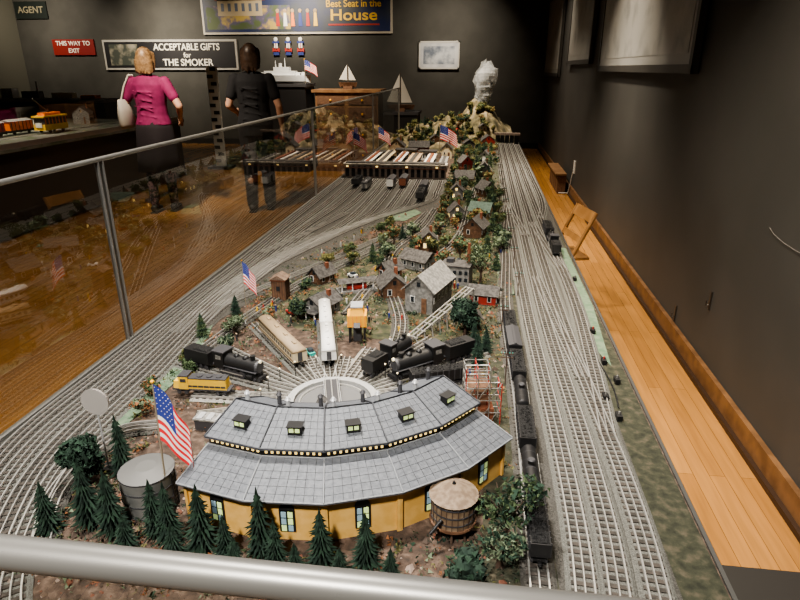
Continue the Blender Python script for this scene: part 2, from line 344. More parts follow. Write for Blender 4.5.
# ------------------------------------------------------------------ rolling stock
RT=.014
def trucks(b,L,two=True):
    for y in ((-L*.34,L*.34)):
        b.box(0,y,.013,.030,.045,.010,BLACK)
        for dy in (-.014,.014):
            for sx in (-.017,.017): b.cyl((sx-.002,y+dy,.008),(sx+.002,y+dy,.008),.008,.008,DKGREY,12)
            b.cyl((-.016,y+dy,.008),(.016,y+dy,.008),.002,.002,DKGREY,6)
    for s in (-1,1): b.box(0,s*(L/2+.004),.013,.008,.014,.006,BLACK)
COAL=M("coal",(.006,.006,.007),.7,c2=(.018,.018,.018),scale=300,bump=1)
def car(kind,x,y,ang,L=.2,body=BLACK,roof=BLACK,name=None,stripe=None,sc=1):
    b=MB(); b.at(x,y,TZ+RT,ang-math.pi/2,sc); L=L/sc
    if kind!="steam": trucks(b,L)
    if kind=="passenger":
        w=.052
        sec=[(-w/2,.018),(-w/2,.052),(-w/2*.88,.060),(-w/2*.5,.066),(0,.068),(w/2*.5,.066),(w/2*.88,.060),(w/2,.052),(w/2,.018)]
        rings=[[(a,yy,z) for a,z in sec] for yy in (-L/2,L/2)]
        b.loft([rings[0],rings[1]],body,False)
        sr=[(-w/2-.001,.052),(-w/2*.88,.0615),(-w/2*.5,.0675),(0,.0695),(w/2*.5,.0675),(w/2*.88,.0615),(w/2+.001,.052)]
        b.loft([[(a,-L/2-.001,z) for a,z in sr],[(a,L/2+.001,z) for a,z in sr]],roof,True)
        n=int(L/.022)
        for s in (-1,1):
            for k in range(n): b.box(s*w/2,-L/2+.018+k*(L-.036)/(n-1),.041,.0015,.012,.011,DKGREY)
            b.box(s*w/2,0,.026,.0015,L,.004,stripe or roof)
            b.box(0,s*L/2,.036,.016,.002,.032,DKGREY)
        for k in range(4): b.box(0,-L*.36+k*L*.24,.071,.010,.022,.004,roof)
    elif kind=="box":
        b.box(0,0,.044,.050,L,.052,body); b.gable(0,0,.070,.052,L,.007,roof,.001); b.box(0,0,.0785,.010,L,.002,DKGREY)
        for s in (-1,1):
            b.box(s*.026,0,.043,.002,.045,.046,roof)
            for k in range(9): b.box(s*.0255,-L/2+.006+k*(L-.012)/8,.044,.0015,.002,.050,roof)
    elif kind=="hopper":
        b.box(0,0,.046,.046,L,.038,body); b.box(0,0,.022,.030,L*.5,.018,body); b.box(0,0,.0655,.040,L-.008,.003,COAL)
        for k in range(10): 
            for s in (-1,1): b.box(s*.024,-L/2+.005+k*(L-.01)/9,.046,.003,.0025,.040,DKGREY)
        for i in range(50): b.sph((random.uniform(-.015,.015),random.uniform(-L*.43,L*.43),.067),.004,COAL,n=5,jit=.3)
    elif kind=="tank":
        b.box(0,0,.020,.034,L,.005,DKGREY); b.cyl((0,-L*.46,.045),(0,L*.46,.045),.021,.021,body,18)
        for s in (-1,1): b.sph((0,s*L*.46,.045),.021,body,(1,.35,1),14)
        b.cyl((0,0,.064),(0,0,.076),.010,.010,body,12); b.cyl((0,0,.076),(0,0,.079),.011,.008,roof,12)
        for y in (-L*.3,-L*.1,L*.1,L*.3): b.cyl((0,y-.001,.045),(0,y+.001,.045),.0216,.0216,DKGREY,18)
        for s in (-1,1): b.box(s*.024,0,.044,.0012,L*.8,.0012,GREYW)
    elif kind=="diesel":
        b.box(0,0,.022,.046,L,.006,DKGREY); b.box(0,-L*.05,.045,.040,L*.78,.042,body); b.box(0,L*.30,.050,.048,L*.16,.052,body); b.box(0,L*.43,.038,.040,L*.12,.030,body,.85)
        b.box(0,L*.30,.078,.050,L*.17,.004,roof); b.box(0,-L*.05,.068,.042,L*.78,.004,roof); b.box(0,L*.385,.062,.040,.002,.014,M("cab_glass",(.02,.03,.04),.1))
        for s in (-1,1):
            b.box(s*.0205,-L*.05,.036,.001,L*.76,.008,stripe or roof); b.box(s*.0245,L*.30,.060,.001,L*.1,.014,DKGREY)
            for k in range(8): b.box(s*.0235,-L*.45+k*L*.1,.034,.001,.001,.018,YEL)
        for k in range(3): b.cyl((0,-L*.3+k*L*.17,.070),(0,-L*.3+k*L*.17,.074),.012,.012,DKGREY,12)
    elif kind=="steam":
        e=L*.60; y0=L/2
        b.cyl((0,y0-e*.72,.046),(0,y0-.012,.046),.023,.021,BLACK,18); b.cyl((0,y0-.012,.046),(0,y0-.004,.046),.021,.019,DKGREY,18)
        b.cyl((0,y0-.03,.062),(0,y0-.03,.082),.006,.009,BLACK,12); b.sph((0,y0-e*.32,.067),.011,BLACK,(1,1,.9),10); b.sph((0,y0-e*.52,.068),.010,BLACK,(1,1,.9),10)
        b.cyl((0,y0-.004,.066),(0,y0+.001,.066),.005,.005,M("headlamp",(1,.9,.6),.3,emit=.6),10)
        b.box(0,y0-e*.84,.052,.048,e*.22,.052,BLACK); b.box(0,y0-e*.84,.080,.054,e*.27,.004,DKGREY)
        for s in (-1,1): b.box(s*.0245,y0-e*.84,.060,.001,e*.12,.014,GREYW); b.box(s*.021,y0-e*.38,.034,.010,e*.72,.002,DKGREY)
        b.box(0,y0-e*.5,.020,.026,e*.95,.012,BLACK); b.box(0,y0+.002,.012,.044,.012,.010,BLACK,.7)
        for s in (-1,1):
            for k in range(4): b.cyl((s*.0165-.002,y0-e*.36-k*.026,.013),(s*.0165+.003,y0-e*.36-k*.026,.013),.0135,.0135,DKGREY,14)
            for k in range(2): b.cyl((s*.0165-.002,y0-e*.1-k*.02,.007),(s*.0165+.002,y0-e*.1-k*.02,.007),.0075,.0075,DKGREY,10)
            b.box(s*.021,y0-e*.36-.04,.013,.002,.09,.003,STEEL); b.cyl((s*.021,y0-e*.22,.018),(s*.021,y0-e*.1,.018),.008,.008,BLACK,10)
        t=-L/2+L*.18; b.box(0,t,.042,.048,L*.34,.042,BLACK); b.box(0,t+L*.04,.064,.038,L*.22,.008,COAL,.8); b.box(0,t,.017,.030,L*.32,.008,DKGREY)
        for s in (-1,1):
            for k in range(4): b.cyl((s*.017-.002,t-.033+k*.022,.008),(s*.017+.002,t-.033+k*.022,.008),.008,.008,DKGREY,10)
        b.box(0,t+L*.19,.022,.012,.03,.004,DKGREY)
    nm={"passenger":"toy_passenger_car","box":"toy_boxcar","hopper":"toy_hopper_car","tank":"toy_tank_car","diesel":"toy_diesel_locomotive","steam":"toy_steam_locomotive"}[kind]
    return b.obj(name or nm)
def rad(kind,a,r,L,flip=False,**k):
    t=math.radians(a); car(kind,CX+r*math.cos(t),CY+r*math.sin(t),t+(math.pi if flip else 0),L,**k)
rad("passenger",106,.30,.20,body=WHITE,roof=WHITE,stripe=SILV,sc=.85); rad("passenger",106,.515,.20,body=WHITE,roof=WHITE,stripe=SILV,sc=.85)
rad("passenger",129,.37,.30,body=CREAM,roof=M("tan_roof",(.32,.24,.15),.6),stripe=BROWN,sc=.9)
rad("steam",162,.37,.27,True,sc=.9)
rad("steam",61,.25,.21,sc=.9); rad("steam",41,.34,.29,True,sc=.95)
rad("diesel",182,.36,.16,body=YEL,roof=DKGREY,stripe=DKGREY,sc=.72)
rad("hopper",22,.30,.16,sc=.8)
for y,kd,x,a in ((.93,"hopper",.141,90),(1.095,"tank",.141,90),(1.26,"hopper",.141,90),(1.425,"tank",.140,90),(1.585,"hopper",.138,91),(1.745,"box",.134,92),(1.90,"hopper",.130,91)):
    car(kd,x,y,math.radians(a),.145,body=BLACK,roof=DKGREY,sc=.78)
car("steam",.388,2.95,math.pi/2,.27,sc=.85); car("hopper",.386,3.22,math.pi/2,.18,sc=.85)
for k,y,kd,bd in ((8,4.3,"box",DKGREY),(8,4.05,"hopper",BLACK),(5,4.5,"box",WHITE),(3,4.4,"passenger",GREYW),(6,4.55,"box",RUST),(2,4.5,"hopper",BLACK)):
    car(kd,-1.085+.088*k,y,math.pi/2,.2,body=bd,roof=DKGREY)

# ------------------------------------------------------------------ buildings
HS=[(-.17,1.95,.12),(-.09,1.98,.06),(-.375,1.8,.06)]
def house(x,y,rot,w,d,h,rh,wall,roof,name="miniature_house",chim=True,lit=False,porch=False,z=TZ):
    HS.append((x,y,max(w,d)*.62))
    b=MB(); b.at(x,y,z,math.radians(rot))
    b.box(0,0,h/2,w,d,h,wall); b.gable(0,0,h,w,d,rh,wall)
    t=.004; sl=math.atan2(rh,w/2); Ls=(w/2+.012)/math.cos(sl)
    for s in (-1,1):
        R=Matrix.Rotation(s*sl,3,'Y'); cx=s*(w/2+.012)/2; cz=h+rh-abs(cx)*math.tan(sl)+.003; b.box(cx,0,cz,Ls,d+.022,t,roof,R=R)
    wm=LIT if lit else M("dark_window",(.02,.025,.03),.2)
    for s in (-1,1):
        for k in range(max(2,int(d/.04))):
            yy=-d/2+d*(k+.5)/max(2,int(d/.04)); b.box(s*w/2,yy,h*.55,.004,.016,.024,WHITE); b.box(s*(w/2+.001),yy,h*.55,.004,.011,.019,wm)
        b.box(-w*.22,s*d/2,h*.55,.018,.004,.026,WHITE); b.box(-w*.22,s*(d/2+.001),h*.55,.013,.004,.021,wm)
        b.box(w*.2,s*(d/2+.001),h*.33,.020,.004,h*.62,BROWN); b.box(0,s*(d/2+.001),h+rh*.35,.013,.004,.016,wm)
    if chim: b.box(w*.22,d*.2,h+rh*.8,.012,.014,rh*1.2,RUST)
    if porch: 
        b.box(0,-d/2-.018,h*.62,w,.036,.003,roof)
        for s in (-1,0,1): b.cyl((s*w*.46,-d/2-.034,0),(s*w*.46,-d/2-.034,h*.62),.002,.002,WHITE,6)
    return b.obj(name)
house(-.555,2.02,-25,.085,.11,.045,.03,GREYW,DROOF,porch=True)
house(-.32,2.23,20,.09,.10,.055,.04,BROWN,DROOF)
house(-.165,2.15,-18,.11,.20,.095,.05,GREYW,GREYW,name="miniature_barn",chim=False)
house(.045,2.20,80,.06,.10,.045,.022,RED,DROOF,name="miniature_shed",chim=False)
house(-.235,2.90,10,.08,.10,.06,.04,BROWN,DROOF,lit=True)
house(-.25,2.60,60,.09,.13,.05,.03,GREYW,DROOF)
house(0,3.20,-15,.10,.13,.06,.045,BROWN,DROOF); house(.03,3.62,70,.08,.12,.055,.04,TAN,GROOF)
house(-.12,3.55,10,.08,.10,.06,.04,GREYW,DROOF,lit=True); house(-.14,4.15,0,.09,.11,.065,.045,GREYW,DROOF,lit=True); house(.06,4.3,30,.09,.11,.06,.045,BROWN,DROOF)
house(-.10,4.75,80,.09,.14,.06,.045,TAN,DROOF); house(.05,5.15,0,.09,.12,.07,.05,GREYW,DROOF); house(-.12,5.5,20,.10,.12,.07,.05,RED,DROOF); house(.06,5.9,-10,.10,.12,.07,.05,WHITE,DROOF)
house(-.36,2.46,-40,.06,.08,.04,.03,RUST,DROOF); house(-.64,2.36,-30,.06,.09,.04,.03,BROWN,DROOF)
house(.0,1.95,10,.05,.06,.05,.025,GREYW,DROOF)
b=MB(); b.at(-.07,2.42,TZ,math.radians(-10)); b.box(0,0,.04,.12,.09,.08,GREYW); b.box(0,0,.083,.128,.098,.006,DROOF)
for k in range(5):
    for z in (.028,.058): b.box(-.048+k*.024,-.046,z,.013,.003,.015,M("dark_window",(.02,.025,.03),.2))
b.cyl((.045,.02,.08),(.045,.02,.17),.009,.006,RUST,12); b.box(-.03,.01,.094,.03,.03,.016,DKGREY); b.obj("miniature_factory"); HS.append((-.07,2.42,.09))
b=MB(); b.at(-.47,2.26,TZ,math.radians(-65))
b.box(0,0,.006,.06,.16,.012,GREYW); b.gable(0,0,.045,.06,.16,.014,DROOF)
for s in (-1,1):
    for k in range(4): b.cyl((s*.024,-.065+k*.043,.012),(s*.024,-.065+k*.043,.046),.0025,.0025,WHITE,6)
b.box(0,0,.022,.02,.08,.02,RED); b.obj("miniature_depot_platform"); HS.append((-.47,2.26,.09))
b=MB(); b.at(-.75,2.14,TZ); b.box(0,0,.04,.055,.055,.08,BROWN); b.box(0,0,.083,.062,.062,.005,RUST); b.gable(0,0,.086,.066,.066,.018,BROOF)
for k in range(6): b.box(-.025+k*.01,-.028,.04,.0015,.002,.078,TRUNK); b.box(.028,-.025+k*.01,.04,.002,.0015,.078,TRUNK)
b.box(0,-.029,.05,.014,.002,.018,M("dark_window",(.02,.025,.03),.2)); b.obj("miniature_switch_tower")
b=MB(); b.at(-.375,1.80,TZ,.15,.88); 
for sx in (-1,1):
    for sy in (-1,1): b.box(sx*.028,sy*.028,.035,.007,.007,.07,BLACK)
b.box(0,0,.035,.03,.03,.07,DKGREY)
b.box(0,0,.088,.072,.072,.045,GOLD); b.box(0,0,.124,.055,.072,.030,GOLD,.7); b.box(0,0,.142,.045,.06,.005,SILV); b.box(.0,-.04,.075,.024,.03,.010,BLACK,R=Matrix.Rotation(.6,3,'X'))
for k in range(5): b.box(-.03+k*.015,-.0365,.088,.002,.002,.045,ORANGE)
b.obj("miniature_coaling_tower")
b=MB(); WG=M("weathered_timber",(.22,.21,.19),.8)
P0=Vector((-.19,1.80,TZ)); P1=Vector((-.01,2.06,TZ)); d=(P1-P0); nrm=Vector((-d.y,d.x,0)).normalized()
for k in range(9):
    t=k/8; p=P0+d*t; h=.02+.085*t
    for s in (-1,1): b.cyl(p+nrm*s*.024,p+nrm*s*.015+Vector((0,0,h)),.003,.003,WG,6)
    b.cyl(p+nrm*.02+Vector((0,0,h*.2)),p-nrm*.017+Vector((0,0,h*.85)),.002,.002,WG,5)
    b.cyl(p-nrm*.022+Vector((0,0,h)),p+nrm*.022+Vector((0,0,h)),.003,.003,WG,6)
for s in (-1,0,1): b.cyl(P0+nrm*s*.016+Vector((0,0,.023)),P1+nrm*s*.016+Vector((0,0,.108)),.003,.003,WG,6)
b.obj("miniature_coal_trestle")
def minicar(x,y,r,m):
    b=MB(); b.at(x,y,TZ+.003,r); b.box(0,0,.009,.020,.042,.010,m); b.box(0,-.002,.018,.017,.022,.010,M("car_glass",(.04,.05,.06),.2),.85)
    for sx in (-1,1):
        for sy in (-1,1): b.cyl((sx*.0105,sy*.013,.005),(sx*.008,sy*.013,.005),.005,.005,BLACK,8)
    b.obj("toy_car")
for q in ((-.50,1.66,.6,TEAL),(-.42,2.05,.3,RED),(-.52,2.42,1.1,WHITE),(-.30,3.05,.8,RED),(-.07,2.68,0,TEAL),(-.6,2.15,1.4,BLACK),(-.66,1.98,.9,RED),(-.13,2.72,.4,YEL),(-.15,3.05,.1,WHITE),(-.2,3.35,.9,BLUE)): minicar(*q)
b=MB(); b.at(-.12,1.40,TZ,math.radians(-15)); b.box(0,0,.025,.075,.045,.05,WHITE); b.box(0,0,.053,.083,.052,.006,SILV); b.box(.02,0,.062,.02,.02,.012,SILV)
for k in range(4): b.box(-.03+k*.02,-.024,.030,.010,.002,.018,DKGREY)
b.obj("miniature_sand_house")
b=MB(); b.at(.035,1.36,TZ,.15)
for i in range(4):
    for j in range(3):
        b.cyl((-.045+i*.03,-.03+j*.03,0),(-.045+i*.03,-.03+j*.03,.16 if i<3 else .12),.0014,.0014,RED if (i+j)%3==0 else GREYW,5)
for z in (.035,.07,.105,.13,.155):
    for j in range(3): b.cyl((-.045,-.03+j*.03,z),(.045 if z<.12 else .015,-.03+j*.03,z),.0012,.0012,WHITE if j==1 else GREYW,5)
    for i in range(4 if z<.12 else 3): b.cyl((-.045+i*.03,-.03,z),(-.045+i*.03,.03,z),.0012,.0012,RED if i%2 else GREYW,5)
    if z<.12: b.box(-.008,0,z,.06,.05,.0015,BROWN)
for i in range(3):
    for z in (0,.07): b.cyl((-.045+i*.03,-.03,z),(-.015+i*.03,-.03,z+.05),.0012,.0012,GREYW,5)
b.box(0,0,.02,.06,.04,.04,RUST); b.obj("miniature_construction_scaffold")
b=MB(); b.at(-.60,1.225,TZ,math.radians(-3)); b.box(0,0,.015,.15,.03,.03,DKGREY); b.box(0,0,.032,.155,.038,.004,GREYW)
for k in range(6): b.box(-.062+k*.025,0,.035,.014,.03,.003,SILV)
b.obj("miniature_engine_shed")
b=MB()
for a in (70,95,118,138,155,172,192,50,30):
    t=math.radians(a); x,y=CX+.19*math.cos(t),CY+.19*math.sin(t); b.cyl((x,y,TZ),(x,y,TZ+.05),.0012,.0012,BLACK,5); b.sph((x,y,TZ+.052),.0028,M("lamp_globe",(1,.85,.55),.4,emit=1),n=6)
b.obj("miniature_lamp_posts")
# telegraph poles
b=MB()
for k in range(22):
    x=.178 if k<16 else -.20; y=1.55+k*.36 if k<16 else 3.9+(k-16)*.4
    if k<16: x=.178 if y>2 else .105
    b.cyl((x,y,TZ),(x,y,TZ+.11),.002,.0014,TRUNK,6)
    for z in (.098,.086): b.box(x,y,TZ+z,.036,.002,.0025,TRUNK)
    for s in (-.015,-.007,.007,.015): b.cyl((x+s,y,TZ+.099),(x+s,y,TZ+.103),.0012,.0012,TEAL,5)
b.obj("miniature_telegraph_poles")

# water tanks
b=MB(); b.at(-.645,.945,TZ); TNK=M("tank_metal",(.15,.155,.15),.45,.4,c2=(.22,.22,.21),scale=25)
b.cyl((0,0,.0),(0,0,.085),.054,.054,TNK,28); b.cyl((0,0,.085),(0,0,.093),.0545,.02,M("tank_top",(.13,.13,.125),.6,.2),28)
for z in (.002,.03,.058,.084): b.cyl((0,0,z-.001),(0,0,z+.001),.0555,.0555,DKGREY,28)
for k in range(9): b.box(.056,0,.008+k*.009,.002,.014,.0015,BLACK)
for s in (-.007,.007): b.box(.056,s,.043,.002,.0015,.088,BLACK)
b.obj("miniature_storage_tank")
b=MB(); b.at(-.018,.945,TZ); WT=M("water_tank_wood",(.15,.10,.06),.8,c2=(.25,.185,.12),scale=50)
for k in range(8):
    a=k*math.pi/4; b.cyl((.036*math.cos(a),.036*math.sin(a),0),(.032*math.cos(a),.032*math.sin(a),.03),.003,.003,TRUNK,6)
b.cyl((0,0,.03),(0,0,.034),.046,.046,BROWN,24); b.cyl((0,0,.034),(0,0,.090),.042,.041,WT,24); 
for z in (.045,.062,.08): b.cyl((0,0,z-.001),(0,0,z+.001),.0435,.0435,DKGREY,24)
for k in range(24):
    a=k*math.pi/12; b.box(.0425*math.cos(a),.0425*math.sin(a),.062,.0015,.0015,.056,TRUNK)
b.cyl((0,0,.090),(0,0,.112),.048,.005,M("water_tank_roof",(.15,.105,.07),.8,c2=(.24,.18,.125),scale=80),24); b.cyl((0,0,.112),(0,0,.118),.004,.002,BLACK,8)
b.cyl((-.02,-.042,.06),(-.04,-.06,.04),.004,.003,BLACK,8); b.obj("miniature_water_tower")
b=MB(); b.at(-.80,1.04,TZ); b.cyl((0,0,0),(0,0,.15),.0022,.0022,SILV,8); b.cyl((0,-.003,.176),(0,.003,.176),.030,.030,M("disc_white",(.30,.27,.25),.3),28); b.cyl((0,-.0035,.176),(0,-.003,.176),.032,.032,M("disc_rim",(.36,.34,.32),.4),28); b.box(0,0,.004,.03,.03,.008,BLACK); b.obj("round_sign_on_post")

# flags
def flag(x,y,z,H,W,F,droop=.5,yaw=0,wave=.35,name="american_flag",lean=0):
    e=empty(name,(x,y,z)); e.rotation_euler=(0,lean,yaw)
    b=MB(); b.cyl((0,0,0),(0,0,H),W*.018,W*.014,M("flag_pole",(.35,.30,.22),.4,.3),8); b.sph((0,0,H),W*.035,GOLD,n=8); b.cyl((0,0,0),(0,0,H*.02),W*.12,W*.10,BLACK,12); b.obj("pole",e)
    nx,nz=26,39; vs=[];b=MB(); WH=M("flag_white",(.86,.83,.80),.8); RD=M("flag_red",(.72,.025,.035),.8); BL=M("flag_blue",(.03,.05,.26),.8)
    def P(u,v):
        xx=u*W*(1-.35*droop*u)+v*W*.10*u; zz=H*.985-v*F-(u**1.2)*W*droop*.75; yy=W*.07*wave*3*math.sin(u*9+v*2.2)*u**.5
        return (xx,yy,zz)
    for i in range(nx+1):
        for j in range(nz+1): vs.append(P(i/nx,j/nz))
    o=[(i,j) for i in range(nx) for j in range(nz)]
    for mat,sel in ((RD,0),(WH,1),(BL,2)):
        F_=[]
        for i,j in o:
            s=int(j/nz*13+1e-6); k=2 if (i<nx*.4 and j<21) else s%2
            if k==sel: F_.append((i*(nz+1)+j,(i+1)*(nz+1)+j,(i+1)*(nz+1)+j+1,i*(nz+1)+j+1))
        b.add(vs,F_,mat,True)
    for r in range(5):
        for c in range(6):
            p=P(.03+c*.062,.04+r*.095)
            for s in (-1,1): b.cyl((p[0],p[1]+s*W*.004,p[2]),(p[0],p[1]+s*W*.010,p[2]),W*.009,W*.009,WH,5)
    b.obj("cloth",e); return e
# the large flag's pole leans toward the aisle and the cloth hangs across it, as in the photo
flag(-.600,.93,TZ,.30,.115,.125,droop=1.25,yaw=math.radians(-6),wave=.3,lean=math.radians(2))
flag(-.79,1.88,TZ,.235,.075,.08,droop=1.1,yaw=math.radians(-10))
flag(-.42,6.55,TZ,.30,.22,.15,droop=.6,yaw=.1); flag(-1.05,5.08,TZ,.36,.14,.10,droop=.7)
flag(-1.02,6.2,TZ,.30,.15,.11,droop=.7)

# ------------------------------------------------------------------ trees
def pine(x,y,h,r,z=TZ,mat=PINE,name="miniature_pine_tree"):
    b=MB(); b.at(x,y,z,random.uniform(0,6)); b.cyl((0,0,0),(0,0,h*.9),r*.09,r*.02,TRUNK,6)
    T=11
    for t in range(T):
        f=t/(T-1); zz=h*(.06+.84*f); rr=r*(1-f)**.75*1.0+.003; hh=h*.12; n=15; vs=[(0,0,zz+hh)]; 
        for i in range(n*2):
            a=math.pi*i/n+t*.7; k=rr*(random.uniform(.75,1.3) if i%2 else random.uniform(.35,.6)); vs.append((k*math.cos(a),k*math.sin(a),zz-(random.uniform(-.02,.05)*h if i%2 else -.02*h)))
        b.add(vs,[(0,1+i,1+(i+1)%(2*n)) for i in range(2*n)],mat if (t%3) else PINE2)
    return b.obj(name)
def bushy(x,y,h,r,mat,mat2=None,z=TZ,n=260,name="miniature_tree",trunk=True,flat=.8,leaf=.006,zc=.65,core=True):
    b=MB(); b.at(x,y,z)
    if trunk:
        b.cyl((0,0,0),(r*.05,0,h*.6),r*.09+.001,r*.04,TRUNK,6)
        for k in range(6):
            a=k*1.05; b.cyl((0,0,h*.3),(r*.6*math.cos(a),r*.6*math.sin(a),h*(.6+.05*k)),r*.035,r*.012,TRUNK,5)
    cs=[(random.uniform(-.45,.45)*r,random.uniform(-.45,.45)*r,h*zc+random.uniform(-.2,.25)*h,r*random.uniform(.4,.62)) for _ in range(7)]
    for m in (mat,mat2 or mat):
        vs=[];fs=[]
        for k in range(n//2):
            c=random.choice(cs); v=Vector((random.gauss(0,1),random.gauss(0,1),random.gauss(0,1))).normalized()*c[3]*random.uniform(.6,1); v.z*=flat
            p=Vector(c[:3])+v; p.z=max(p.z,.002); o=len(vs)
            for q in range(4): vs.append(p+Vector((random.uniform(-1,1),random.uniform(-1,1),random.uniform(-1,1)))*leaf)
            fs+=[(o,o+1,o+2),(o,o+2,o+3),(o,o+3,o+1)]
        b.add(vs,fs,m)
    if n>150 and core:
        for c in cs: b.sph(c[:3],c[3]*.62,mat,(1,1,flat),8,.12)
    return b.obj(name)
for x,y,h,r in ((-.735,.87,.155,.034),(-.675,.855,.15,.032),(-.59,.86,.13,.027),(-.552,.845,.14,.030),(-.482,.835,.15,.035),(-.43,.82,.10,.024),(-.367,.835,.155,.031),(-.333,.815,.105,.024),
    (-.25,.825,.13,.030),(-.17,.835,.12,.029),(-.29,.795,.075,.02),(-.62,.81,.09,.025),(-.75,1.02,.16,.032),(-.80,.84,.12,.030),(-.52,.80,.09,.024),(-.40,.79,.08,.022),(-.21,.80,.07,.02),(-.12,.80,.08,.022),(.025,1.66,.11,.026),(.05,1.75,.09,.022),(.012,1.78,.10,.022)): pine(x,y,h,r)
def clear(x,y,r): return all(math.hypot(x-a,y-c)>q+r*.6 for a,c,q in HS)
for x,y,h in ((-.9,1.75,.09),(-.86,1.95,.08),(-.30,2.75,.1),(-.47,2.65,.1),(.06,2.9,.11),(.09,3.3,.12),(-.05,3.9,.12),(.1,4.1,.14),(.0,4.5,.14),(-.17,4.4,.13),(.08,4.9,.14),(-.02,5.4,.15),(.1,5.6,.15),(-.15,5.8,.15),(0,6.2,.16),(-.1,5.0,.13),(.1,2.6,.09),(-.38,3.05,.09),(-.2,3.2,.1),(-.16,3.75,.12),(.1,3.75,.12),(-.2,5.3,.13),(.12,5.2,.14),(.12,6.4,.15)):
    if clear(x,y,.02): pine(x,y,h,h*.27,mat=random.choice((PINE,MOSS)))
bushy(-.815,.985,.13,.055,PINE,PINE2,n=1500,leaf=.008)
bushy(.085,.93,.15,.075,MOSS,PINE2,n=460,leaf=.007,flat=.5,core=False); bushy(.07,.86,.10,.06,PINE2,GREYF,n=300,leaf=.006,flat=.5,core=False)
bushy(.015,.82,.06,.05,PINE,PINE2,n=300,leaf=.006)
bushy(-.02,1.87,.13,.058,PINE,PINE2,n=900,leaf=.007)
bushy(.03,2.42,.15,.07,GREYF,MOSS,n=500,leaf=.006,core=False); bushy(.0,2.62,.15,.06,OLIVE,GREYF,n=400,leaf=.006,core=False)
bushy(-.62,1.93,.085,.036,PINE,MOSS,n=600,leaf=.006)
for x,y,h,r in ((-.80,1.78,.07,.045),(-.86,1.55,.05,.03),(-.78,1.66,.05,.03),(-.82,1.50,.04,.028),(-.87,1.36,.05,.032),(-.84,1.26,.05,.03),(-.72,1.9,.05,.03),(-.46,2.9,.08,.04),(-.55,2.6,.07,.04),(-.41,2.75,.07,.04),(-.68,2.25,.05,.03),(-.6,2.75,.06,.04),(-.66,2.55,.06,.04),(-.5,3.1,.08,.04)):
    bushy(x,y,h,r,random.choice((OLIVE,MOSS,MOSS,GREYF)),random.choice((OLIVE,MOSS,PINE2,RUSTF)),n=240,leaf=.006)
PL=[]
k=0
while len(PL)<95 and k<8000:
    k+=1; y=random.uniform(2.3,6.8); x=random.uniform(-.22,.155) if y>3.3 else random.uniform(-.48,.155)
    r=random.uniform(.028,.052)
    if y>3.3 and x<-.21: continue
    if not clear(x,y,r) or any(math.hypot(x-a,y-c)<(r+q)*.7 for a,c,q in PL): continue
    PL.append((x,y,r)); h=r*random.uniform(1.7,2.4)
    bushy(x,y,h,r,random.choice((OLIVE,MOSS,MOSS,GREYF,PINE2)),random.choice((OLIVE,MOSS,PINE2,PINE2,RUSTF)),n=260,leaf=.0065)
def near_main(x,y):
    if x>.17 and x<.47 and y<7.5: return True
    if (x-.14)**2<.0009 and y<2.2: return True
    if x<-.89 : return True
    if y>2.0 and x<-1.05+.24*(y-1.7)**1.35 and y<4.9 : return True
    d=math.hypot(x-CX,y-CY)
    if d<.13: return True
    a=math.degrees(math.atan2(y-CY,x-CX))%360
    if 247<a<333 and .26<d<.54: return True
    if d<.55:
        for q in RA+(257.6,273.8,290,306.2,322.4):
            if abs(math.sin(math.radians(a-q)))*d<.031 and math.cos(math.radians(a-q))>0: return True
    return False
b=MB(); mats=[M("pebble_a",(.13,.09,.065),.9),M("pebble_b",(.06,.042,.032),.9),M("pebble_c",(.25,.19,.155),.9),M("pebble_d",(.16,.065,.04),.9)]
for m in mats:
    vs=[];fs=[]
    k=0
    while k<2000:
        x=random.uniform(-.98,.16); y=.42+random.random()**1.5*4.4
        if near_main(x,y) : continue
        k+=1; s=random.uniform(.0018,.0055) if random.random()<.93 else random.uniform(.008,.014); o=len(vs)
        vs+=[(x+random.uniform(.6,1)*s*math.cos(t),y+random.uniform(.6,1)*s*math.sin(t),TZ+random.uniform(0,.3)*s) for t in (0,1.25,2.5,3.8,5)]+[(x,y,TZ+s*random.uniform(.6,1.1))]
        fs+=[(o+i,o+(i+1)%5,o+5) for i in range(5)]
    b.add(vs,fs,m)
b.obj("scattered_gravel")
b=MB()
for m in (OLIVE,MOSS,GREYF,RUSTF,PINE2,PINE):
    vs=[];fs=[];k=0
    while k<760:
        x=random.uniform(-.9,.18); y=random.choice((random.uniform(.72,2.2),random.uniform(1.8,6.6),random.uniform(2.2,5)))
        if near_main(x,y) or (x<-.25 and y>3.4): continue
        k+=1; s=random.uniform(.004,.014)
        for q in range(8):
            o=len(vs); c=Vector((x+random.uniform(-1,1)*s,y+random.uniform(-1,1)*s,TZ+random.uniform(.1,1)*s))
            vs+=[c+Vector((random.uniform(-1,1),random.uniform(-1,1),random.uniform(-1,1)))*s*.5 for _ in range(3)]; fs.append((o,o+1,o+2))
    b.add(vs,fs,m)
b.obj("ground_foliage_tufts")
b=MB()
for x,y in ((.41,1.72),(.415,1.95),(.375,1.5),(.43,2.5),(.425,1.60),(.39,1.4)):
    b.box(x,y,TZ+.010,.014,.028,.014,BLACK); b.cyl((x,y,TZ+.017),(x,y,TZ+.025),.0025,.0025,RED if random.random()<.4 else GREYW,6)
b.obj("switch_machines")
def cable(pts,r,mat,name):
    b=MB(); b.tube([Vector(p) for p in pts],[r]*len(pts),mat,6); return b.obj(name)
cable([(.40+.008*math.sin(k*.7),1.45+k*.05,TZ+.006) for k in range(12)],.002,BLACK,"layout_cable")
b=MB()
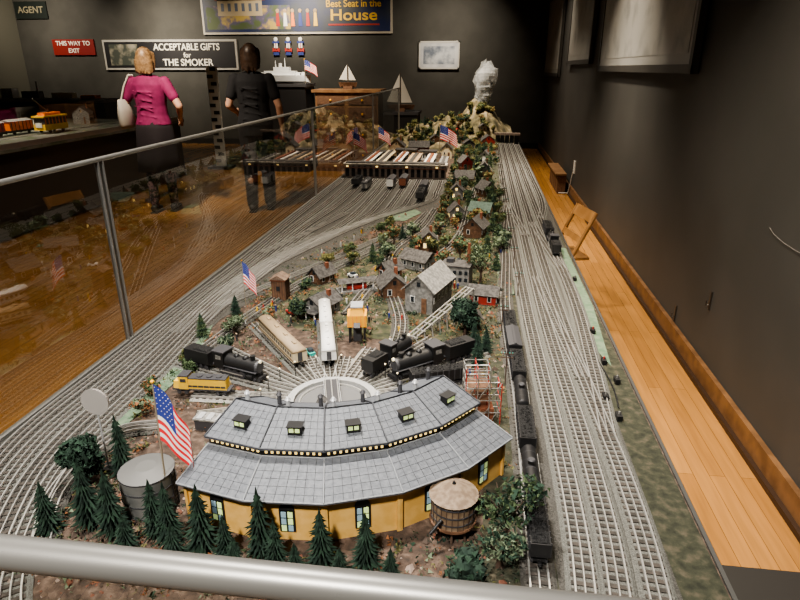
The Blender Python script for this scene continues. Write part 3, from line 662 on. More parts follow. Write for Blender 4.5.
for k in range(130):
    x=random.uniform(-.8,.14); y=random.uniform(1.5,3.6)
    if near_main(x,y) or (x<-.25 and y>3.2): continue
    m=random.choice((RED,BLUE,WHITE,YEL,DKGREY)); b.cyl((x,y,TZ),(x,y,TZ+.022),.003,.004,m,6); b.sph((x,y,TZ+.026),.003,TAN,n=6)
b.obj("miniature_townspeople")

# ------------------------------------------------------------------ terminal station across the yard
b=MB(); b.at(-.68,4.98,TZ); ST=M("station_stone",(.20,.15,.125),.8,c2=(.28,.22,.18),scale=50); W_=.84
b.box(0,0,.055,W_,.10,.11,ST); b.box(0,0,.113,W_+.02,.125,.008,M("cornice",(.42,.38,.33),.6)); b.box(0,0,.121,W_-.02,.09,.010,DROOF)
for k in range(17):
    x=-W_/2+.025+k*(W_-.05)/16; b.box(x,-.051,.040,.030,.004,.055,BLACK); b.cyl((x,-.053,.067),(x,-.047,.067),.015,.015,BLACK,12); b.box(x,-.052,.094,.018,.003,.010,LIT if k%5==0 else DKGREY)
b.box(0,-.055,.082,W_,.012,.004,RUST)
b.obj("miniature_terminal_station")
b=MB()
for i,(x,w,L,m) in enumerate(((-.98,.07,.9,WHITE),(-.86,.09,1.0,CREAM),(-.72,.07,.9,WHITE),(-.59,.10,.8,TAN),(-.44,.08,.8,WHITE),(-.31,.07,.6,GREYW))):
    y=5.12+L/2; b.box(x,y,TZ+.01,w*.8,L,.02,GREYW); b.box(x,y,TZ+.075+.004*(i%2),w,L,.006,m); b.box(x,y,TZ+.085,w*.35,L*.9,.010,DROOF if i%2 else RUST)
    for k in range(8):
        for s in (-.3,.3): b.cyl((x+s*w,y-L*.45+k*L*.9/7,TZ+.02),(x+s*w,y-L*.45+k*L*.9/7,TZ+.075),.003,.003,DKGREY,6)
b.obj("miniature_platform_sheds")
for i,(x,y,w,L,h,m) in enumerate(((-.95,6.05,.16,.12,.07,WHITE),(-.72,6.1,.20,.12,.09,TAN),(-.50,6.08,.16,.12,.08,WHITE))):
    b=MB(); b.at(x,y,TZ); b.box(0,0,h/2,w,L,h,m); b.box(0,0,h+.004,w+.02,L+.02,.008,DROOF)
    for k in range(6): b.box(-w/2+w*(k+.5)/6,-L/2-.001,h*.5,w*.09,.003,h*.45,DKGREY)
    b.obj("miniature_warehouse")
house(-.85,6.35,0,.16,.14,.10,.07,TAN,DROOF); house(-.62,6.4,90,.12,.2,.09,.05,RUST,DROOF); house(-.32,6.2,0,.10,.14,.10,.05,CREAM,DROOF)

# ------------------------------------------------------------------ mountain
def mh(x,y):
    g=lambda cx,cy,sx,sy,h: h*math.exp(-((x-cx)/sx)**2-((y-cy)/sy)**2)
    h=g(-.06,8.0,.26,.42,.38)+g(.12,7.8,.14,.3,.12)+g(-.42,7.6,.24,.5,.20)+g(-.8,7.9,.25,.5,.16)+g(-.95,7.1,.2,.4,.10)+g(-.25,6.9,.25,.3,.08)+g(.32,8.2,.2,.35,.14)
    n=noise.fractal(Vector((x*5,y*4,1.3)),1,2.1,5); m=abs(noise.noise(Vector((x*9,y*6,4))))
    h=h*(1+.35*n)+h*.25*m
    ex=min(1,(x-TX0-.02)/.08) ; ex=max(0,ex); er=1 if y>7.55 else max(0,min(1,(.165-x)/.10)); er=er if y<7.45 else max(er,min(1,(y-7.45)/.1)); ey=max(0,min(1,(y-6.45)/.35))*max(0,min(1,(8.58-y)/.12)); e2=max(0,min(1,(.455-x)/.06))
    return max(0,h)*ex*er*ey*e2
b=MB(); nx,ny=90,110; vs=[];fs=[]
for i in range(nx+1):
    for j in range(ny+1):
        x=TX0+.04+(TX1-.01-TX0-.04)*i/nx; y=6.45+(8.58-6.45)*j/ny; vs.append((x,y,TZ-.002+mh(x,y)))
for i in range(nx):
    for j in range(ny): k=i*(ny+1)+j; fs.append((k,k+ny+1,k+ny+2,k+1))
b.add(vs,fs,ROCK); b.obj("scenery_mountain")
b=MB()
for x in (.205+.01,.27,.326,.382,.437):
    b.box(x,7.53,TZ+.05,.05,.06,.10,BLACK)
b.box(.325,7.50,TZ+.115,.30,.05,.025,ST); b.obj("miniature_tunnel_portal")
for k in range(34):
    x=random.uniform(-1.0,.1); y=random.uniform(6.7,8.2); h=mh(x,y); pine(x,y,random.uniform(.06,.12),.028,z=TZ+h-.006,mat=random.choice((MOSS,PINE)))
MF=M("yellow_green_foliage",(.17,.17,.06),.9,c2=(.26,.23,.09),scale=50)
for k in range(105):
    x=random.uniform(-1.0,.16) if k%3 else random.uniform(-.35,.15); y=random.uniform(6.55,8.0); h=mh(x,y); bushy(x,y,random.uniform(.04,.09),random.uniform(.04,.07),random.choice((MOSS,OLIVE,PINE2,MF)),random.choice((OLIVE,RUSTF,GREYF,MF)),z=TZ+h-.006,n=160,leaf=.009)
for (x,y,w,c,r) in ((.09,7.15,.15,RED,DROOF),(-.5,7.0,.10,BROWN,DROOF),(-.26,7.25,.10,CREAM,RED),(.03,7.55,.08,TAN,DROOF),(-.12,6.75,.11,DKGREY,DROOF)):
    house(x,y,10,w,w,w*.55,w*.35,c,r,z=TZ+mh(x,y)-.012,chim=False)
b=MB(); CT=haze_mat("clear_plastic_wrap",(.55,.57,.58),.28)
b0=TZ+mh(-.0,7.95)-.05
for k in range(14):
    t=k/13; b.sph((.0+.04*t+.035*math.sin(k*1.7),7.95+.02*math.cos(k*2.1),b0+.42*t),.06+.055*t,CT,(1,1,1.2),11,.20)
b.obj("cotton_smoke_plume")

# ------------------------------------------------------------------ glass barrier
RZ=1.246; GX=-1.125; FY=.233
gb=empty("glass_barrier")
b=MB(); b.add([(GX,FY,TZ+.004),(GX,8.6,TZ+.004),(GX,8.6,RZ),(GX,FY,RZ)],[(0,1,2,3)],GLASS); b.add([(GX,FY,TZ+.004),(.46,FY,TZ+.004),(.46,FY,RZ),(GX,FY,RZ)],[(0,1,2,3)],GLASS); b.obj("panes",gb)
b=MB(); b.cyl((GX,FY,RZ),(GX,8.62,RZ),.0075,.0075,ALU,12); b.cyl((GX-.009,FY,RZ),(.47,FY,RZ),.0095,.0095,RAILM,16)
for y in (1.69,4.1,6.5):
    for s in (-.012,.012): b.box(GX,y+s,(TZ+RZ)/2,.012,.005,RZ-TZ,ALU)
b.box(GX,8.6,(TZ+RZ)/2,.02,.02,RZ-TZ,ALU); b.box(GX,FY,(TZ+RZ)/2,.02,.02,RZ-TZ,ALU); b.box(.46,FY,(TZ+RZ)/2,.02,.02,RZ-TZ,ALU)
b.box(GX,4.4,TZ+.006,.016,8.3,.012,ALU); b.obj("metal_rails",gb)

# ------------------------------------------------------------------ wall art
def framed(name,loc,w,h,wall,frame,inner,paint,fw=.05):
    b=MB()
    b.box(0,-.025,0,w,.03,h,frame); b.box(0,-.041,0,w-2*fw,.004,h-2*fw,inner)
    if paint: b.box(0,-.044,0,w-2*fw-.12,.003,h-2*fw-.12,paint)
    for s in (-1,1): b.box(s*(w/2-fw/2),-.044,0,fw,.012,h,frame); b.box(0,-.044,s*(h/2-fw/2),w,.012,fw,frame)
    o=b.obj(name,center=False); o.location=loc; o.rotation_euler=(0,0,0 if wall=='b' else -math.pi/2); return o
MAT_=M("print_paper",(.30,.295,.28),.3,c2=(.34,.335,.32),scale=2); FR=M("frame_silver_black",(.05,.047,.043),.4); PR=M("faded_drawing",(.36,.355,.335),.3,c2=(.20,.20,.19),scale=5,ramp=(.48,.72),detail=9)
framed("framed_picture",(XR,5.15,2.22),2.9,1.5,'r',FR,MAT_,PR)
framed("framed_picture",(XR,8.1,2.15),1.85,1.22,'r',FR,MAT_,PR)
framed("framed_picture",(XR,11.1,2.0),2.2,1.25,'r',FR,M("print_grey",(.30,.30,.28),.4),PR)
framed("framed_photograph",(-.85,YB-.005,1.73),.78,.50,'b',M("white_frame",(.5,.5,.48),.5),M("photo_grey",(.42,.44,.47),.5,c2=(.55,.57,.59),scale=4),M("photo_scene",(.14,.17,.22),.5,c2=(.50,.53,.56),scale=5,ramp=(.4,.6)),.03)
e=empty("painted_sign",(-6.32,YB-.01,1.75)); b=MB(); b.box(0,-.02,0,2.86,.04,.57,M("sign_border",(.40,.39,.36),.5)); b.box(0,-.043,0,2.78,.008,.49,M("sign_black",(.015,.015,.018),.5)); b.box(-.98,-.048,0,.62,.006,.40,M("sign_picture",(.05,.06,.05),.6,c2=(.30,.28,.22),scale=7,ramp=(.45,.7))); b.obj("board",e)
SW=M("sign_letters",(.78,.76,.68),.6)
rb=(math.pi/2,0,0)
text("ACCEPTABLE GIFTS",(.38,-.055,.14),.175,SW,rb,e,sx=.92); text("for",(.38,-.055,-.01),.13,SW,rb,e); text("THE SMOKER",(.38,-.055,-.15),.18,SW,rb,e,sx=1.0)
e=empty("exit_sign",(-8.4,YB-.01,1.90)); b=MB(); b.box(0,-.015,0,.92,.03,.30,M("sign_red",(.20,.018,.016),.5)); b.obj("board",e)
text("THIS WAY TO",(0,-.034,.07),.12,SW,rb,e); text("EXIT",(.0,-.034,-.07),.12,SW,rb,e)
e=empty("agent_sign",(-9.2,YB-.01,2.60)); b=MB(); b.box(0,-.015,0,.7,.03,.32,M("sign_green",(.012,.018,.016),.5)); b.obj("board",e); text("AGENT",(0,-.034,0),.17,M("sign_letters_dim",(.25,.23,.16),.6),rb,e)
e=empty("mural_poster",(-3.65,YB-.01,2.62)); b=MB(); b.box(0,-.02,0,3.80,.04,1.0,M("poster_border",(.45,.42,.36),.5)); b.box(0,-.043,0,3.72,.008,.92,M("poster_navy",(.018,.03,.10),.5,c2=(.04,.05,.06),scale=1.5)); b.box(-.95,-.048,-.2,1.7,.006,.42,M("poster_scene",(.08,.11,.05),.6,c2=(.40,.30,.09),scale=4,c3=(.10,.09,.16)))
b.box(-1.1,-.052,-.02,.9,.004,.30,M("poster_house",(.40,.33,.22),.6)); b.add([(-1.62,-.054,.10),(-.58,-.054,.10),(-1.1,-.054,.38)],[(0,1,2)],M("poster_roof",(.25,.08,.05),.6))
for k in range(6): b.box(-1.45+k*.14,-.055,-.02,.06,.003,.14,M("poster_window",(.10,.12,.16),.5))
for k,c in enumerate((RED,WHITE,ORANGE,BLUE,RED,YEL)):
    x=-.35+k*.15; b.box(x,-.055,-.24,.08,.004,.24,c,.6); b.sph((x,-.055,-.09),.038,TAN,(1,.1,1),10)
b.obj("board",e)
PY=M("poster_yellow",(.85,.55,.08),.6)
text("Best Seat in the",(1.15,-.055,.02),.17,PY,rb,e); text("House",(1.15,-.055,-.18),.27,PY,rb,e,sx=1.3); b=MB(); b.box(1.15,-.052,-.34,1.0,.004,.03,RED); b.obj("underline",e)
b=MB()
for k in range(3):
    b.at(-4.08+k*.25,YB-.04,1.83,0,.72); b.box(0,0,.10,.10,.03,.16,WHITE); b.box(0,0,.20,.18,.04,.05,BLUE); b.box(0,0,.0,.20,.03,.10,RED); b.box(0,-.017,.11,.02,.004,.16,RED)
    b.box(0,0,-.08,.16,.03,.10,BLUE); b.sph((0,0,.27),.06,WHITE,(1,.3,1),10)
b.obj("patriotic_wall_decoration")

# ------------------------------------------------------------------ background furniture
b=MB(); OAK=M("oak_wood",(.20,.105,.05),.45,c2=(.27,.155,.075),scale=9)
b.at(-2.0,9.5,0); b.box(0,0,.58,.95,.5,1.16,OAK); b.box(0,0,1.18,1.05,.56,.04,OAK); b.box(0,0,.04,1.0,.52,.08,BROWN)
for x in (-.24,.24):
    for z in (.25,.55,.85,1.05): b.box(x,-.255,z,.42,.012,.20 if z<1 else .12,BROWN); b.sph((x,-.27,z),.018,GOLD,n=8)
b.obj("wooden_cabinet")
b=MB(); b.at(-3.08,9.35,0); b.box(0,0,.62,1.0,.5,1.24,BLACK); b.box(0,0,1.26,1.04,.54,.04,DKGREY); b.obj("display_pedestal")
SHIP=M("ship_grey",(.72,.74,.75),.5)
b=MB(); b.at(-3.0,9.3,1.28,0,1.2)
hull=[]
for k in range(13):
    t=k/12*2-1; w=.085*(1-abs(t)**2.5)+.004; x=t*.38; hull.append([(x,-w,.10),(x,-w*.7,.03),(x,0,.012),(x,w*.7,.03),(x,w,.10)])
b.loft(hull,SHIP,False); b.box(0,0,.125,.40,.10,.05,SHIP); b.box(.02,0,.17,.20,.08,.05,SHIP); b.box(0,0,.005,.3,.06,.014,BROWN)
b.cyl((.06,0,.19),(.06,0,.30),.008,.004,SHIP,6); b.cyl((-.06,0,.19),(-.06,0,.27),.008,.004,SHIP,6); b.cyl((0,0,.19),(0,0,.24),.022,.020,SHIP,10)
for x in (-.28,-.21,.22,.29): b.cyl((x,0,.10),(x,0,.135),.03,.026,SHIP,12); b.cyl((x,0,.125),(x+(.09 if x>0 else -.09),0,.135),.006,.005,SHIP,6)
for s in (-1,1): b.cyl((s*.05-.03,0,.24),(s*.05+.04,0,.24),.002,.002,DKGREY,5)
b.obj("model_battleship")
flag(-2.60,9.2,1.28,.34,.22,.14,droop=.6)
def sailboat(x,y,z,h):
    b=MB(); b.at(x,y,z); hull=[]
    for k in range(11):
        t=k/10*2-1; w=.05*(1-abs(t)**2)+.003; hull.append([(t*h*.4,-w,.10),(t*h*.36,-w*.5,.05),(t*h*.34,0,.03),(t*h*.36,w*.5,.05),(t*h*.4,w,.10)])
    b.loft(hull,BROWN,False); b.cyl((0,0,.09),(0,0,h),.006,.003,TRUNK,6); sm=M("sail_cloth",(.62,.60,.55),.8)
    b.add([(-.01,.0,.13),(-h*.38,.02,.14),(-.01,0,h*.97)],[(0,1,2)],sm); b.add([(.012,.0,.13),(h*.32,.02,.13),(.012,0,h*.9)],[(0,1,2)],sm); b.box(0,0,.025,.14,.07,.05,BROWN); return b.obj("model_sailboat")
b=MB(); b.at(-1.20,9.6,0); b.box(0,0,.42,.50,.5,.84,BLACK); b.box(0,0,.86,.54,.54,.04,DKGREY); b.obj("display_pedestal")
sailboat(-1.22,9.5,.88,.56); sailboat(-2.0,9.4,1.20,.36)
b=MB(); b.at(-4.08,9.3,0); b.box(0,0,.02,.35,.3,.04,BLACK); b.box(0,0,.77,.16,.04,1.5,M("banner_cream",(.5,.49,.45),.7))
for k in range(14): b.box(.02 if k%2 else -.03,-.022,.12+k*.105,.09,.006,.05,BLACK)
b.obj("patterned_banner_stand")
b=MB(); b.at(-6.9,9.4,0); b.box(0,0,.5,2.2,.6,1.0,M("case_paint",(.05,.048,.042),.6)); b.box(0,0,1.02,2.26,.66,.04,GREYW)
b.box(-.3,0,1.10,.30,.12,.10,GREYW); b.cyl((-.2,0,1.04),(-.2,0,1.30),.02,.01,SILV,8); b.box(.25,0,1.09,.35,.12,.08,CREAM); b.box(-.7,0,1.12,.2,.15,.15,SILV); b.box(.7,0,1.07,.25,.15,.05,ORANGE)
for x in (-.6,0,.6): b.box(x,-.305,.5,.5,.01,.7,DKGREY)
b.obj("museum_display_case")
e=empty("train_display_table",(0,0,0)); b=MB(); b.box(-5.5,6.0,.40,2.4,5.0,.76,M("case_side",(.03,.026,.023),.35)); b.box(-5.5,6.0,.79,2.5,5.1,.03,M("case_top",(.16,.16,.15),.6,c2=(.09,.11,.07),scale=6)); b.box(-4.27,6.0,.83,.03,5.1,.05,ALU)
for x in (-4.4,-4.46,-4.90,-4.96): b.box(x,6.0,.808,.012,4.8,.01,STEEL)
b.obj("table",e)
b=MB(); b.add([(-4.27,3.5,.84),(-4.27,8.5,.84),(-4.27,8.5,1.16),(-4.27,3.5,1.16)],[(0,1,2,3)],GLASS); b.obj("glass_pane",e)
b=MB(); b.at(-4.90,6.6,.812,0,1.25); b.box(0,0,.05,.11,.32,.05,YEL); b.box(0,0,.105,.105,.30,.06,DKGREY)
for k in range(7):
    for s in (-1,1): b.box(s*.053,-.14+k*.047,.105,.006,.008,.062,ORANGE)
b.box(0,0,.142,.12,.33,.014,YEL); b.box(0,0,.16,.07,.22,.025,ORANGE)
for y in (-.09,.09):
    for s in (-1,1): b.cyl((s*.04,y,.018),(s*.05,y,.018),.018,.018,BLACK,12)
b.cyl((0,0,.17),(0,-.18,.30),.004,.004,BLACK,6); b.box(0,-.165,.07,.06,.004,.04,WHITE); b.obj("toy_trolley")
for i,c in enumerate((ORANGE,RED,ORANGE)):
    b=MB(); b.at(-5.15,5.5+i*.43,.812,0,1.15); b.box(0,0,.03,.11,.33,.02,BLACK); b.box(0,0,.08,.11,.31,.08,c); b.gable(0,0,.12,.12,.32,.02,GREYW)
    for y in (-.1,.1):
        for s in (-1,1): b.cyl((s*.04,y,.018),(s*.05,y,.018),.018,.018,BLACK,12)
    for k in range(6):
        for s in (-1,1): b.box(s*.056,-.13+k*.05,.08,.004,.006,.08,DKGREY)
    b.obj("toy_freight_car")
for x,y,c,h in ((-5.5,7.3,WHITE,.10),(-5.3,7.8,GREYW,.14),(-5.9,6.8,TAN,.12)): house(x,y,20,.2,.24,h,.08,c,DROOF,z=.805)

# ------------------------------------------------------------------ right aisle objects
def folding_chair(x,y,rz,sc):
    b=MB(); b.at(x,y,0,rz,sc); CW=M("chair_oak",(.30,.15,.05),.4,c2=(.40,.21,.08),scale=14)
    for s in (-1,1):
        b.cyl((s*.18,.22,0),(s*.18,-.16,.82),.017,.017,CW,8); b.cyl((s*.155,-.20,0),(s*.155,.18,.44),.013,.013,CW,8)
    b.box(0,.02,.445,.34,.34,.02,CW)
    for z,h in ((.78,.09),(.60,.05)):
        yy=.22-.38*z/.82; b.box(0,yy,z,.36,.018,h,CW,R=Matrix.Rotation(.43,3,'X'))
    b.cyl((-.18,.16,.12),(.18,.16,.12),.01,.01,CW,8); b.cyl((-.155,-.13,.09),(.155,-.13,.09),.01,.01,CW,8)
    return b.obj("folding_chair")
folding_chair(.585,3.92,math.radians(104),.80)
b=MB(); b.at(1.06,8.3,0,0); b.box(0,0,.12,.10,.9,.24,BROWN); b.box(-.02,0,.245,.14,.95,.02,OAK)
for k in range(5): b.box(-.052,-.4+k*.2,.12,.01,.03,.22,OAK)
b.obj("wooden_crate")
b=MB(); b.box(XR-.006,7.7,.36,.012,.10,.15,WHITE); b.tube([Vector((XR-.015,7.7,.33)),Vector((XR-.03,7.75,.15)),Vector((XR-.04,7.8,.02)),Vector((XR-.15,7.85,.012))],[.005]*4,WHITE,6); b.obj("wall_outlet_with_cord")
for y,z in ((2.96,.42),(3.41,.17)):
    b=MB(); HM=M("hook_metal",(.10,.09,.08),.4,.7); b.box(XR-.004,y,z,.008,.014,.09,HM); b.cyl((XR-.006,y,z-.02),(XR-.022,y,z-.03),.003,.003,HM,6); b.cyl((XR-.022,y,z-.03),(XR-.022,y,z-.0),.003,.003,HM,6); b.obj("wall_hook")
cable([(XR-.005,2.53,.90),(XR-.006,2.48,.885),(XR-.006,2.40,.875),(XR-.006,2.30,.872),(XR-.005,2.2,.875)],.0009,GREYW,"loose_wire")
b=MB(); b.box(.965,1.25,.006,.34,.72,.012,M("rubber_mat",(.02,.018,.016),.8)); b.obj("floor_mat")

# ------------------------------------------------------------------ people
SKIN=M("skin",(.45,.26,.18),.55); 
def ell(cx,cy,z,rx,ry,n=20,tilt=0): return [(cx+rx*math.cos(2*math.pi*i/n),cy+ry*math.sin(2*math.pi*i/n),z+tilt*math.sin(2*math.pi*i/n)) for i in range(n)]
def limb(b,pts,rad,mat,n=12):
    for i,p in enumerate(pts): b.sph(p,rad[i],mat,n=n)
    for i in range(len(pts)-1): b.cyl(pts[i],pts[i+1],rad[i],rad[i+1],mat,n)
def hand(b,w,d,side,mat,curl=.4):
    w=Vector(w); d=Vector(d).normalized(); lat=d.cross(Vector((side,0,0.2))).normalized()
    nrm=d.cross(lat).normalized(); pc=w+d*.045
    for k in range(5): b.cyl(w+lat*(-.024+k*.012)*.8,w+lat*(-.028+k*.014)+d*.085,.013,.011,mat,8)
    b.sph(pc,.03,mat,(1,1,1.1),10)
    for k,L in enumerate((.070,.080,.075,.058)):
        p=w+lat*(-.030+k*.020)+d*.085; q=p+(d+nrm*curl*.3).normalized()*L*.45; r=q+(d+nrm*curl).normalized()*L*.33; t=r+(d+nrm*curl*1.8).normalized()*L*.25
        limb(b,[p,q,r,t],[.0095,.009,.0083,.007],mat,8)
    p=w+lat*-.026+d*.025; q=p+(d*.7-lat*.8).normalized()*.04; r=q+(d-lat*.35).normalized()*.03; limb(b,[p,q,r],[.012,.0105,.0085],mat,8)
def fuse(o,v,sm=3):
    m=o.modifiers.new("fuse",'REMESH'); m.mode='VOXEL'; m.voxel_size=v; m.use_smooth_shade=True
    s=o.modifiers.new("soft",'SMOOTH'); s.iterations=sm; s.factor=.5
def person(name,x,y,rz,H,armL,armR,top,bottom,hair,hairlen,skirt=False,bag=False,legs=SKIN,step=.05):
    e=empty(name,(x,y,0)); e.rotation_euler=(0,0,rz); k=H/1.68; e.scale=(k,k,k)
    b=MB()
    b.loft([ell(0,0,.86,.15,.11),ell(0,0,.93,.17,.12),ell(0,.01,1.03,.135,.095),ell(0,.01,1.12,.135,.095),ell(0,.01,1.24,.155,.105),ell(0,0,1.33,.165,.09),ell(0,0,1.385,.13,.07),ell(0,.0,1.41,.06,.055)],SKIN)
    limb(b,[(0,0,1.38),(0,.012,1.47)],[.052,.048],SKIN)
    hips=((-.085,0,.86),(.085,0,.86))
    feet=((-.09,-step,.08),(.09,step,.08))
    for hp,ft in zip(hips,feet):
        kn=((hp[0]+ft[0])/2,(hp[1]+ft[1])/2+.02,.47); cf=((kn[0]+ft[0])/2,(kn[1]+ft[1])/2-.015,.34)
        limb(b,[hp,kn,cf,ft],[.085,.055,.052,.036],SKIN); b.sph((ft[0],ft[1]+.05,.035),.045,SKIN,(.9,2.2,.75)); b.sph((ft[0],ft[1]-.03,.04),.036,SKIN)
    for s,A in ((-1,armL),(1,armR)):
        sh=Vector((s*.175,0,1.355)); el=Vector(A[0]); wr=Vector(A[1]); limb(b,[sh,sh.lerp(el,.5),el,el.lerp(wr,.4),wr],[.050,.043,.037,.035,.024],SKIN); hand(b,wr,(wr-el),-s,SKIN)
    b.sph((0,.015,1.575),.1,SKIN,(.76,.92,1.12),20); b.sph((0,.045,1.515),.055,SKIN,(.9,1,.8),14); b.sph((0,.112,1.558),.014,SKIN,(.8,1.1,1.4),8); b.sph((0,.1,1.522),.018,SKIN,(1.4,.5,.45),8)
    for s in (-1,1): b.sph((s*.077,.0,1.565),.024,SKIN,(.35,.7,1.2),8)
    o=b.obj("body",e); fuse(o,.0065)
    b=MB()
    for s in (-1,1): b.sph((s*.03,.097,1.578),.0105,WHITE,n=8); b.sph((s*.03,.1055,1.578),.005,BLACK,n=8)
    b.sph((0,.109,1.522),.012,M("lips",(.45,.12,.11),.5),(1.7,.4,.4),8); b.obj("face_details",e)
    b=MB(); b.sph((0,-.012,1.590),.100,hair,(.83,.95,1.04),20); b.loft([ell(0,-.035,1.60,.082,.068),ell(0,-.045,1.53,.090,.060),ell(0,-.05,1.60-hairlen*.7,.090,.045),ell(0,-.05,1.60-hairlen,.062,.03)],hair)
    for s in (-1,1): limb(b,[(s*.068,.02,1.62),(s*.080,.005,1.55),(s*.078,-.02,1.60-hairlen*.8)],[.03,.025,.018],hair)
    for q in range(16): a=-.2-q/15*2.74; limb(b,[(.084*math.cos(a),-.03+.060*math.sin(a),1.56),(.088*math.cos(a),-.04+.053*math.sin(a),1.60-hairlen*random.uniform(.75,1.08))],[.014,.007],hair,6)
    o=b.obj("hair",e); fuse(o,.007,2)
    b=MB(); z0=.90 if not skirt else .93
    b.loft([ell(0,0,z0,.190,.142),ell(0,.01,1.03,.160,.122),ell(0,.01,1.12,.155,.116),ell(0,.01,1.24,.172,.122),ell(0,0,1.33,.182,.106),ell(0,0,1.395,.145,.082),ell(0,0,1.425,.075,.066)],top)
    for s,A in ((-1,armL),(1,armR)):
        sh=Vector((s*.170,0,1.352)); el=Vector(A[0]); limb(b,[sh,sh.lerp(el,.62)],[.062,.056],top)
    for q in range(7):
        zz=.97+q*.05; b.cyl((-.13,-.118+.01*(q%2),zz+.03*(q%3)),(.12,-.120,zz-.02),.006,.004,top,6)
    o=b.obj("blouse",e); fuse(o,.009,3)
    b=MB()
    if skirt:
        n=28; R=[]
        for z,rx,ry,wv in ((.98,.165,.125,0),(.90,.19,.15,.004),(.75,.20,.165,.010),(.60,.208,.178,.016),(.45,.215,.185,.022)):
            R.append([((rx+wv*math.cos(i*5*2*math.pi/n))*math.cos(2*math.pi*i/n),(ry+wv*math.cos(i*5*2*math.pi/n))*math.sin(2*math.pi*i/n),z) for i in range(n)])
        b.loft(R,bottom); b.obj("skirt",e)
        b=MB()
        for hp,ft in zip(hips,feet):
            kn=((hp[0]+ft[0])/2,(hp[1]+ft[1])/2+.02,.47); limb(b,[kn,((kn[0]+ft[0])/2,(kn[1]+ft[1])/2-.015,.34),(ft[0],ft[1],.10)],[.061,.058,.044],legs)
        o=b.obj("leggings",e); fuse(o,.008)
    else:
        b.loft([ell(0,0,.80,.17,.13),ell(0,0,.93,.185,.135),ell(0,.01,1.0,.16,.12)],bottom)
        for hp,ft in zip(hips,feet):
            kn=((hp[0]+ft[0])/2,(hp[1]+ft[1])/2+.02,.47); limb(b,[hp,kn,(ft[0],ft[1],.09)],[.10,.075,.062],bottom)
        o=b.obj("trousers",e); fuse(o,.009,4)
    b=MB()
    for ft in feet: b.sph((ft[0],ft[1]+.045,.038),.05,BLACK,(.95,2.3,.72),14); b.box(ft[0],ft[1]+.03,.008,.075,.21,.016,BLACK); b.sph((ft[0],ft[1]-.03,.05),.043,BLACK)
    b.obj("shoes",e)
    if bag:
        BG=M("canvas_bag",(.46,.43,.38),.7); b=MB(); cx=-.265; 
        b.loft([ell(cx,-.04,.90,.045,.10),ell(cx,-.04,.94,.065,.13),ell(cx,-.04,1.06,.062,.135),ell(cx,-.04,1.19,.035,.12)],BG)
        for yy in (-.10,.03): b.tube([Vector((cx,yy,1.18)),Vector((cx+.04,yy*.7,1.32)),Vector((-.175,yy*.45,1.425)),Vector((-.15,yy*.45,1.42))],[.010]*4,BG,6)
        b.obj("shoulder_bag",e)
    return e
MAG=M("magenta_knit",(.16,.006,.058),.85,c2=(.20,.010,.075),scale=20); BLK=M("black_cloth",(.009,.009,.011),.9); BLK2=M("charcoal_skirt",(.014,.010,.013),.9)
person("woman_with_bag",-3.45,6.25,math.radians(8),1.69,((-.27,-.04,1.12),(-.25,.12,.98)),((.31,-.06,1.12),(.24,.14,1.0)),MAG,BLK2,M("hair_blonde_brown",(.15,.085,.04),.5,c2=(.26,.16,.08),scale=40),.17,skirt=True,bag=True,legs=M("patterned_leggings",(.03,.022,.03),.7,c2=(.20,.13,.15),scale=35,ramp=(.50,.56)))
person("woman_in_black",-2.40,6.45,math.radians(14),1.73,((-.25,-.02,1.10),(-.20,.17,1.02)),((.255,-.02,1.09),(.27,.06,.86)),BLK,BLK,M("hair_dark_brown",(.030,.017,.012),.45,c2=(.06,.035,.022),scale=40),.17)

# ------------------------------------------------------------------ lights
def area(name,loc,size,power,color,target=None,spread=None):
    l=bpy.data.lights.new(name,'AREA'); l.size=size; l.energy=power; l.color=color
    if spread: l.spread=math.radians(spread)
    o=bpy.data.objects.new(name,l); o.location=loc; SC.collection.objects.link(o)
    t=Vector(target) if target else Vector((loc[0],loc[1],0)); o.rotation_euler=(t-Vector(loc)).to_track_quat('-Z','Y').to_euler(); return o
WC=(1,.86,.68); NC=(1,.94,.86)
area("ceiling_spot_or_fill",(-.7,1.3,3.2),.2,30,NC,(-.3,1.2,.65),85)
area("ceiling_spot_or_fill",(-.5,-.9,3.2),.2,24,NC,(-.45,1.0,.7),70)  # added fill behind the camera, brightens the large flag and roundhouse wall
area("ceiling_spot_or_fill",(-.5,3.2,3.2),.2,32,WC,(-.2,3.0,.65),85)
area("ceiling_spot_or_fill",(-.4,5.4,3.2),.2,34,WC,(-.2,5.4,.65),85)
area("ceiling_spot_or_fill",(-.6,7.2,3.2),.2,30,WC,(-.1,7.8,.8),80)
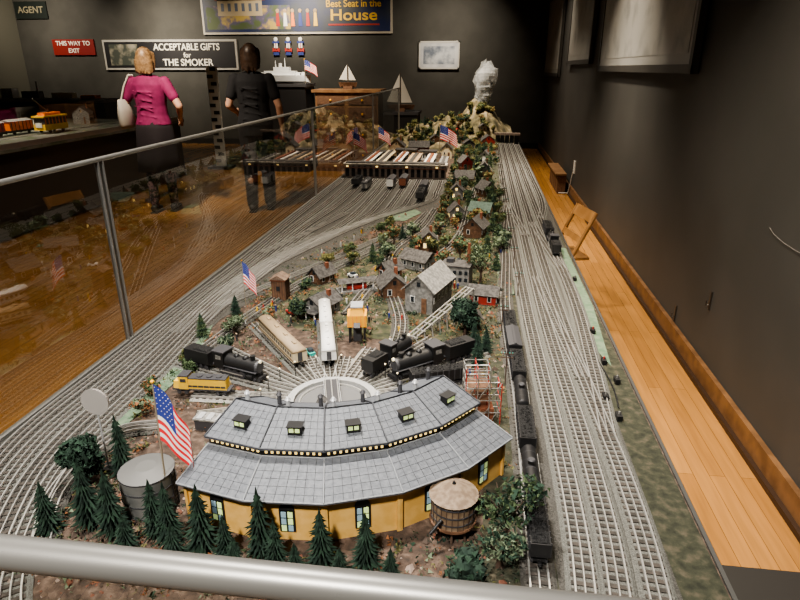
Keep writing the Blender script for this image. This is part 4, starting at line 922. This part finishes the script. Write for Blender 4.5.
area("ceiling_spot_or_fill",(.25,2.2,3.2),.15,22,WC,(.7,2.2,0),75)
area("ceiling_spot_or_fill",(.2,5.2,3.2),.15,30,WC,(.8,5.4,0),75)
area("ceiling_spot_or_fill",(.3,9.2,3.2),.2,16,WC,(.9,9.4,.3),90)
area("ceiling_spot_or_fill",(-2.6,2.6,3.2),.3,15,WC,(-2.6,2.6,0),110)  # added fill, brightens the floor left of the glass
area("ceiling_spot_or_fill",(-3.0,4.8,3.2),.3,15,WC,(-2.9,5.0,0),110)  # another added fill for the left floor, further back
area("ceiling_spot_or_fill",(-3.2,4.6,3.2),.2,14,WC,(-3.1,6.3,1.3),45)
area("ceiling_spot_or_fill",(-5.5,5.5,3.2),.3,42,WC,(-5.6,6.2,.8),80)
area("ceiling_spot_or_fill",(-6.3,10.4,3.2),.2,36,WC,(-6.3,12.5,1.75),75)
area("ceiling_spot_or_fill",(-8.3,10.6,3.2),.2,22,WC,(-8.9,12.5,2.1),90)  # added fill to bring up the exit and agent signs
area("ceiling_spot_or_fill",(-3.6,10.6,3.2),.2,30,WC,(-3.6,12.5,2.3),80)
area("ceiling_spot_or_fill",(-2.2,8.0,3.2),.2,24,WC,(-2.4,9.4,1.2),70)  # added fill, lifts the model ship out of the dark
area("ceiling_spot_or_fill",(-.4,10.8,3.2),.2,18,WC,(-.8,12.5,1.6),85)  # added fill to lift the back wall towards the right corner
w=bpy.data.worlds.new("world"); SC.world=w; w.use_nodes=True; w.node_tree.nodes["Background"].inputs[0].default_value=(.5,.5,.5,1); w.node_tree.nodes["Background"].inputs[1].default_value=.05
try: SC.view_settings.look='AgX - Medium High Contrast'
except Exception: pass

# ------------------------------------------------------------------ camera
c=bpy.data.cameras.new("camera"); c.lens=27; c.sensor_width=36; c.clip_start=.02; c.clip_end=60
o=bpy.data.objects.new("camera",c); o.location=(0,0,1.5); o.rotation_euler=(math.pi/2-math.atan(232/600),0,math.radians(7.35)); SC.collection.objects.link(o); SC.camera=o
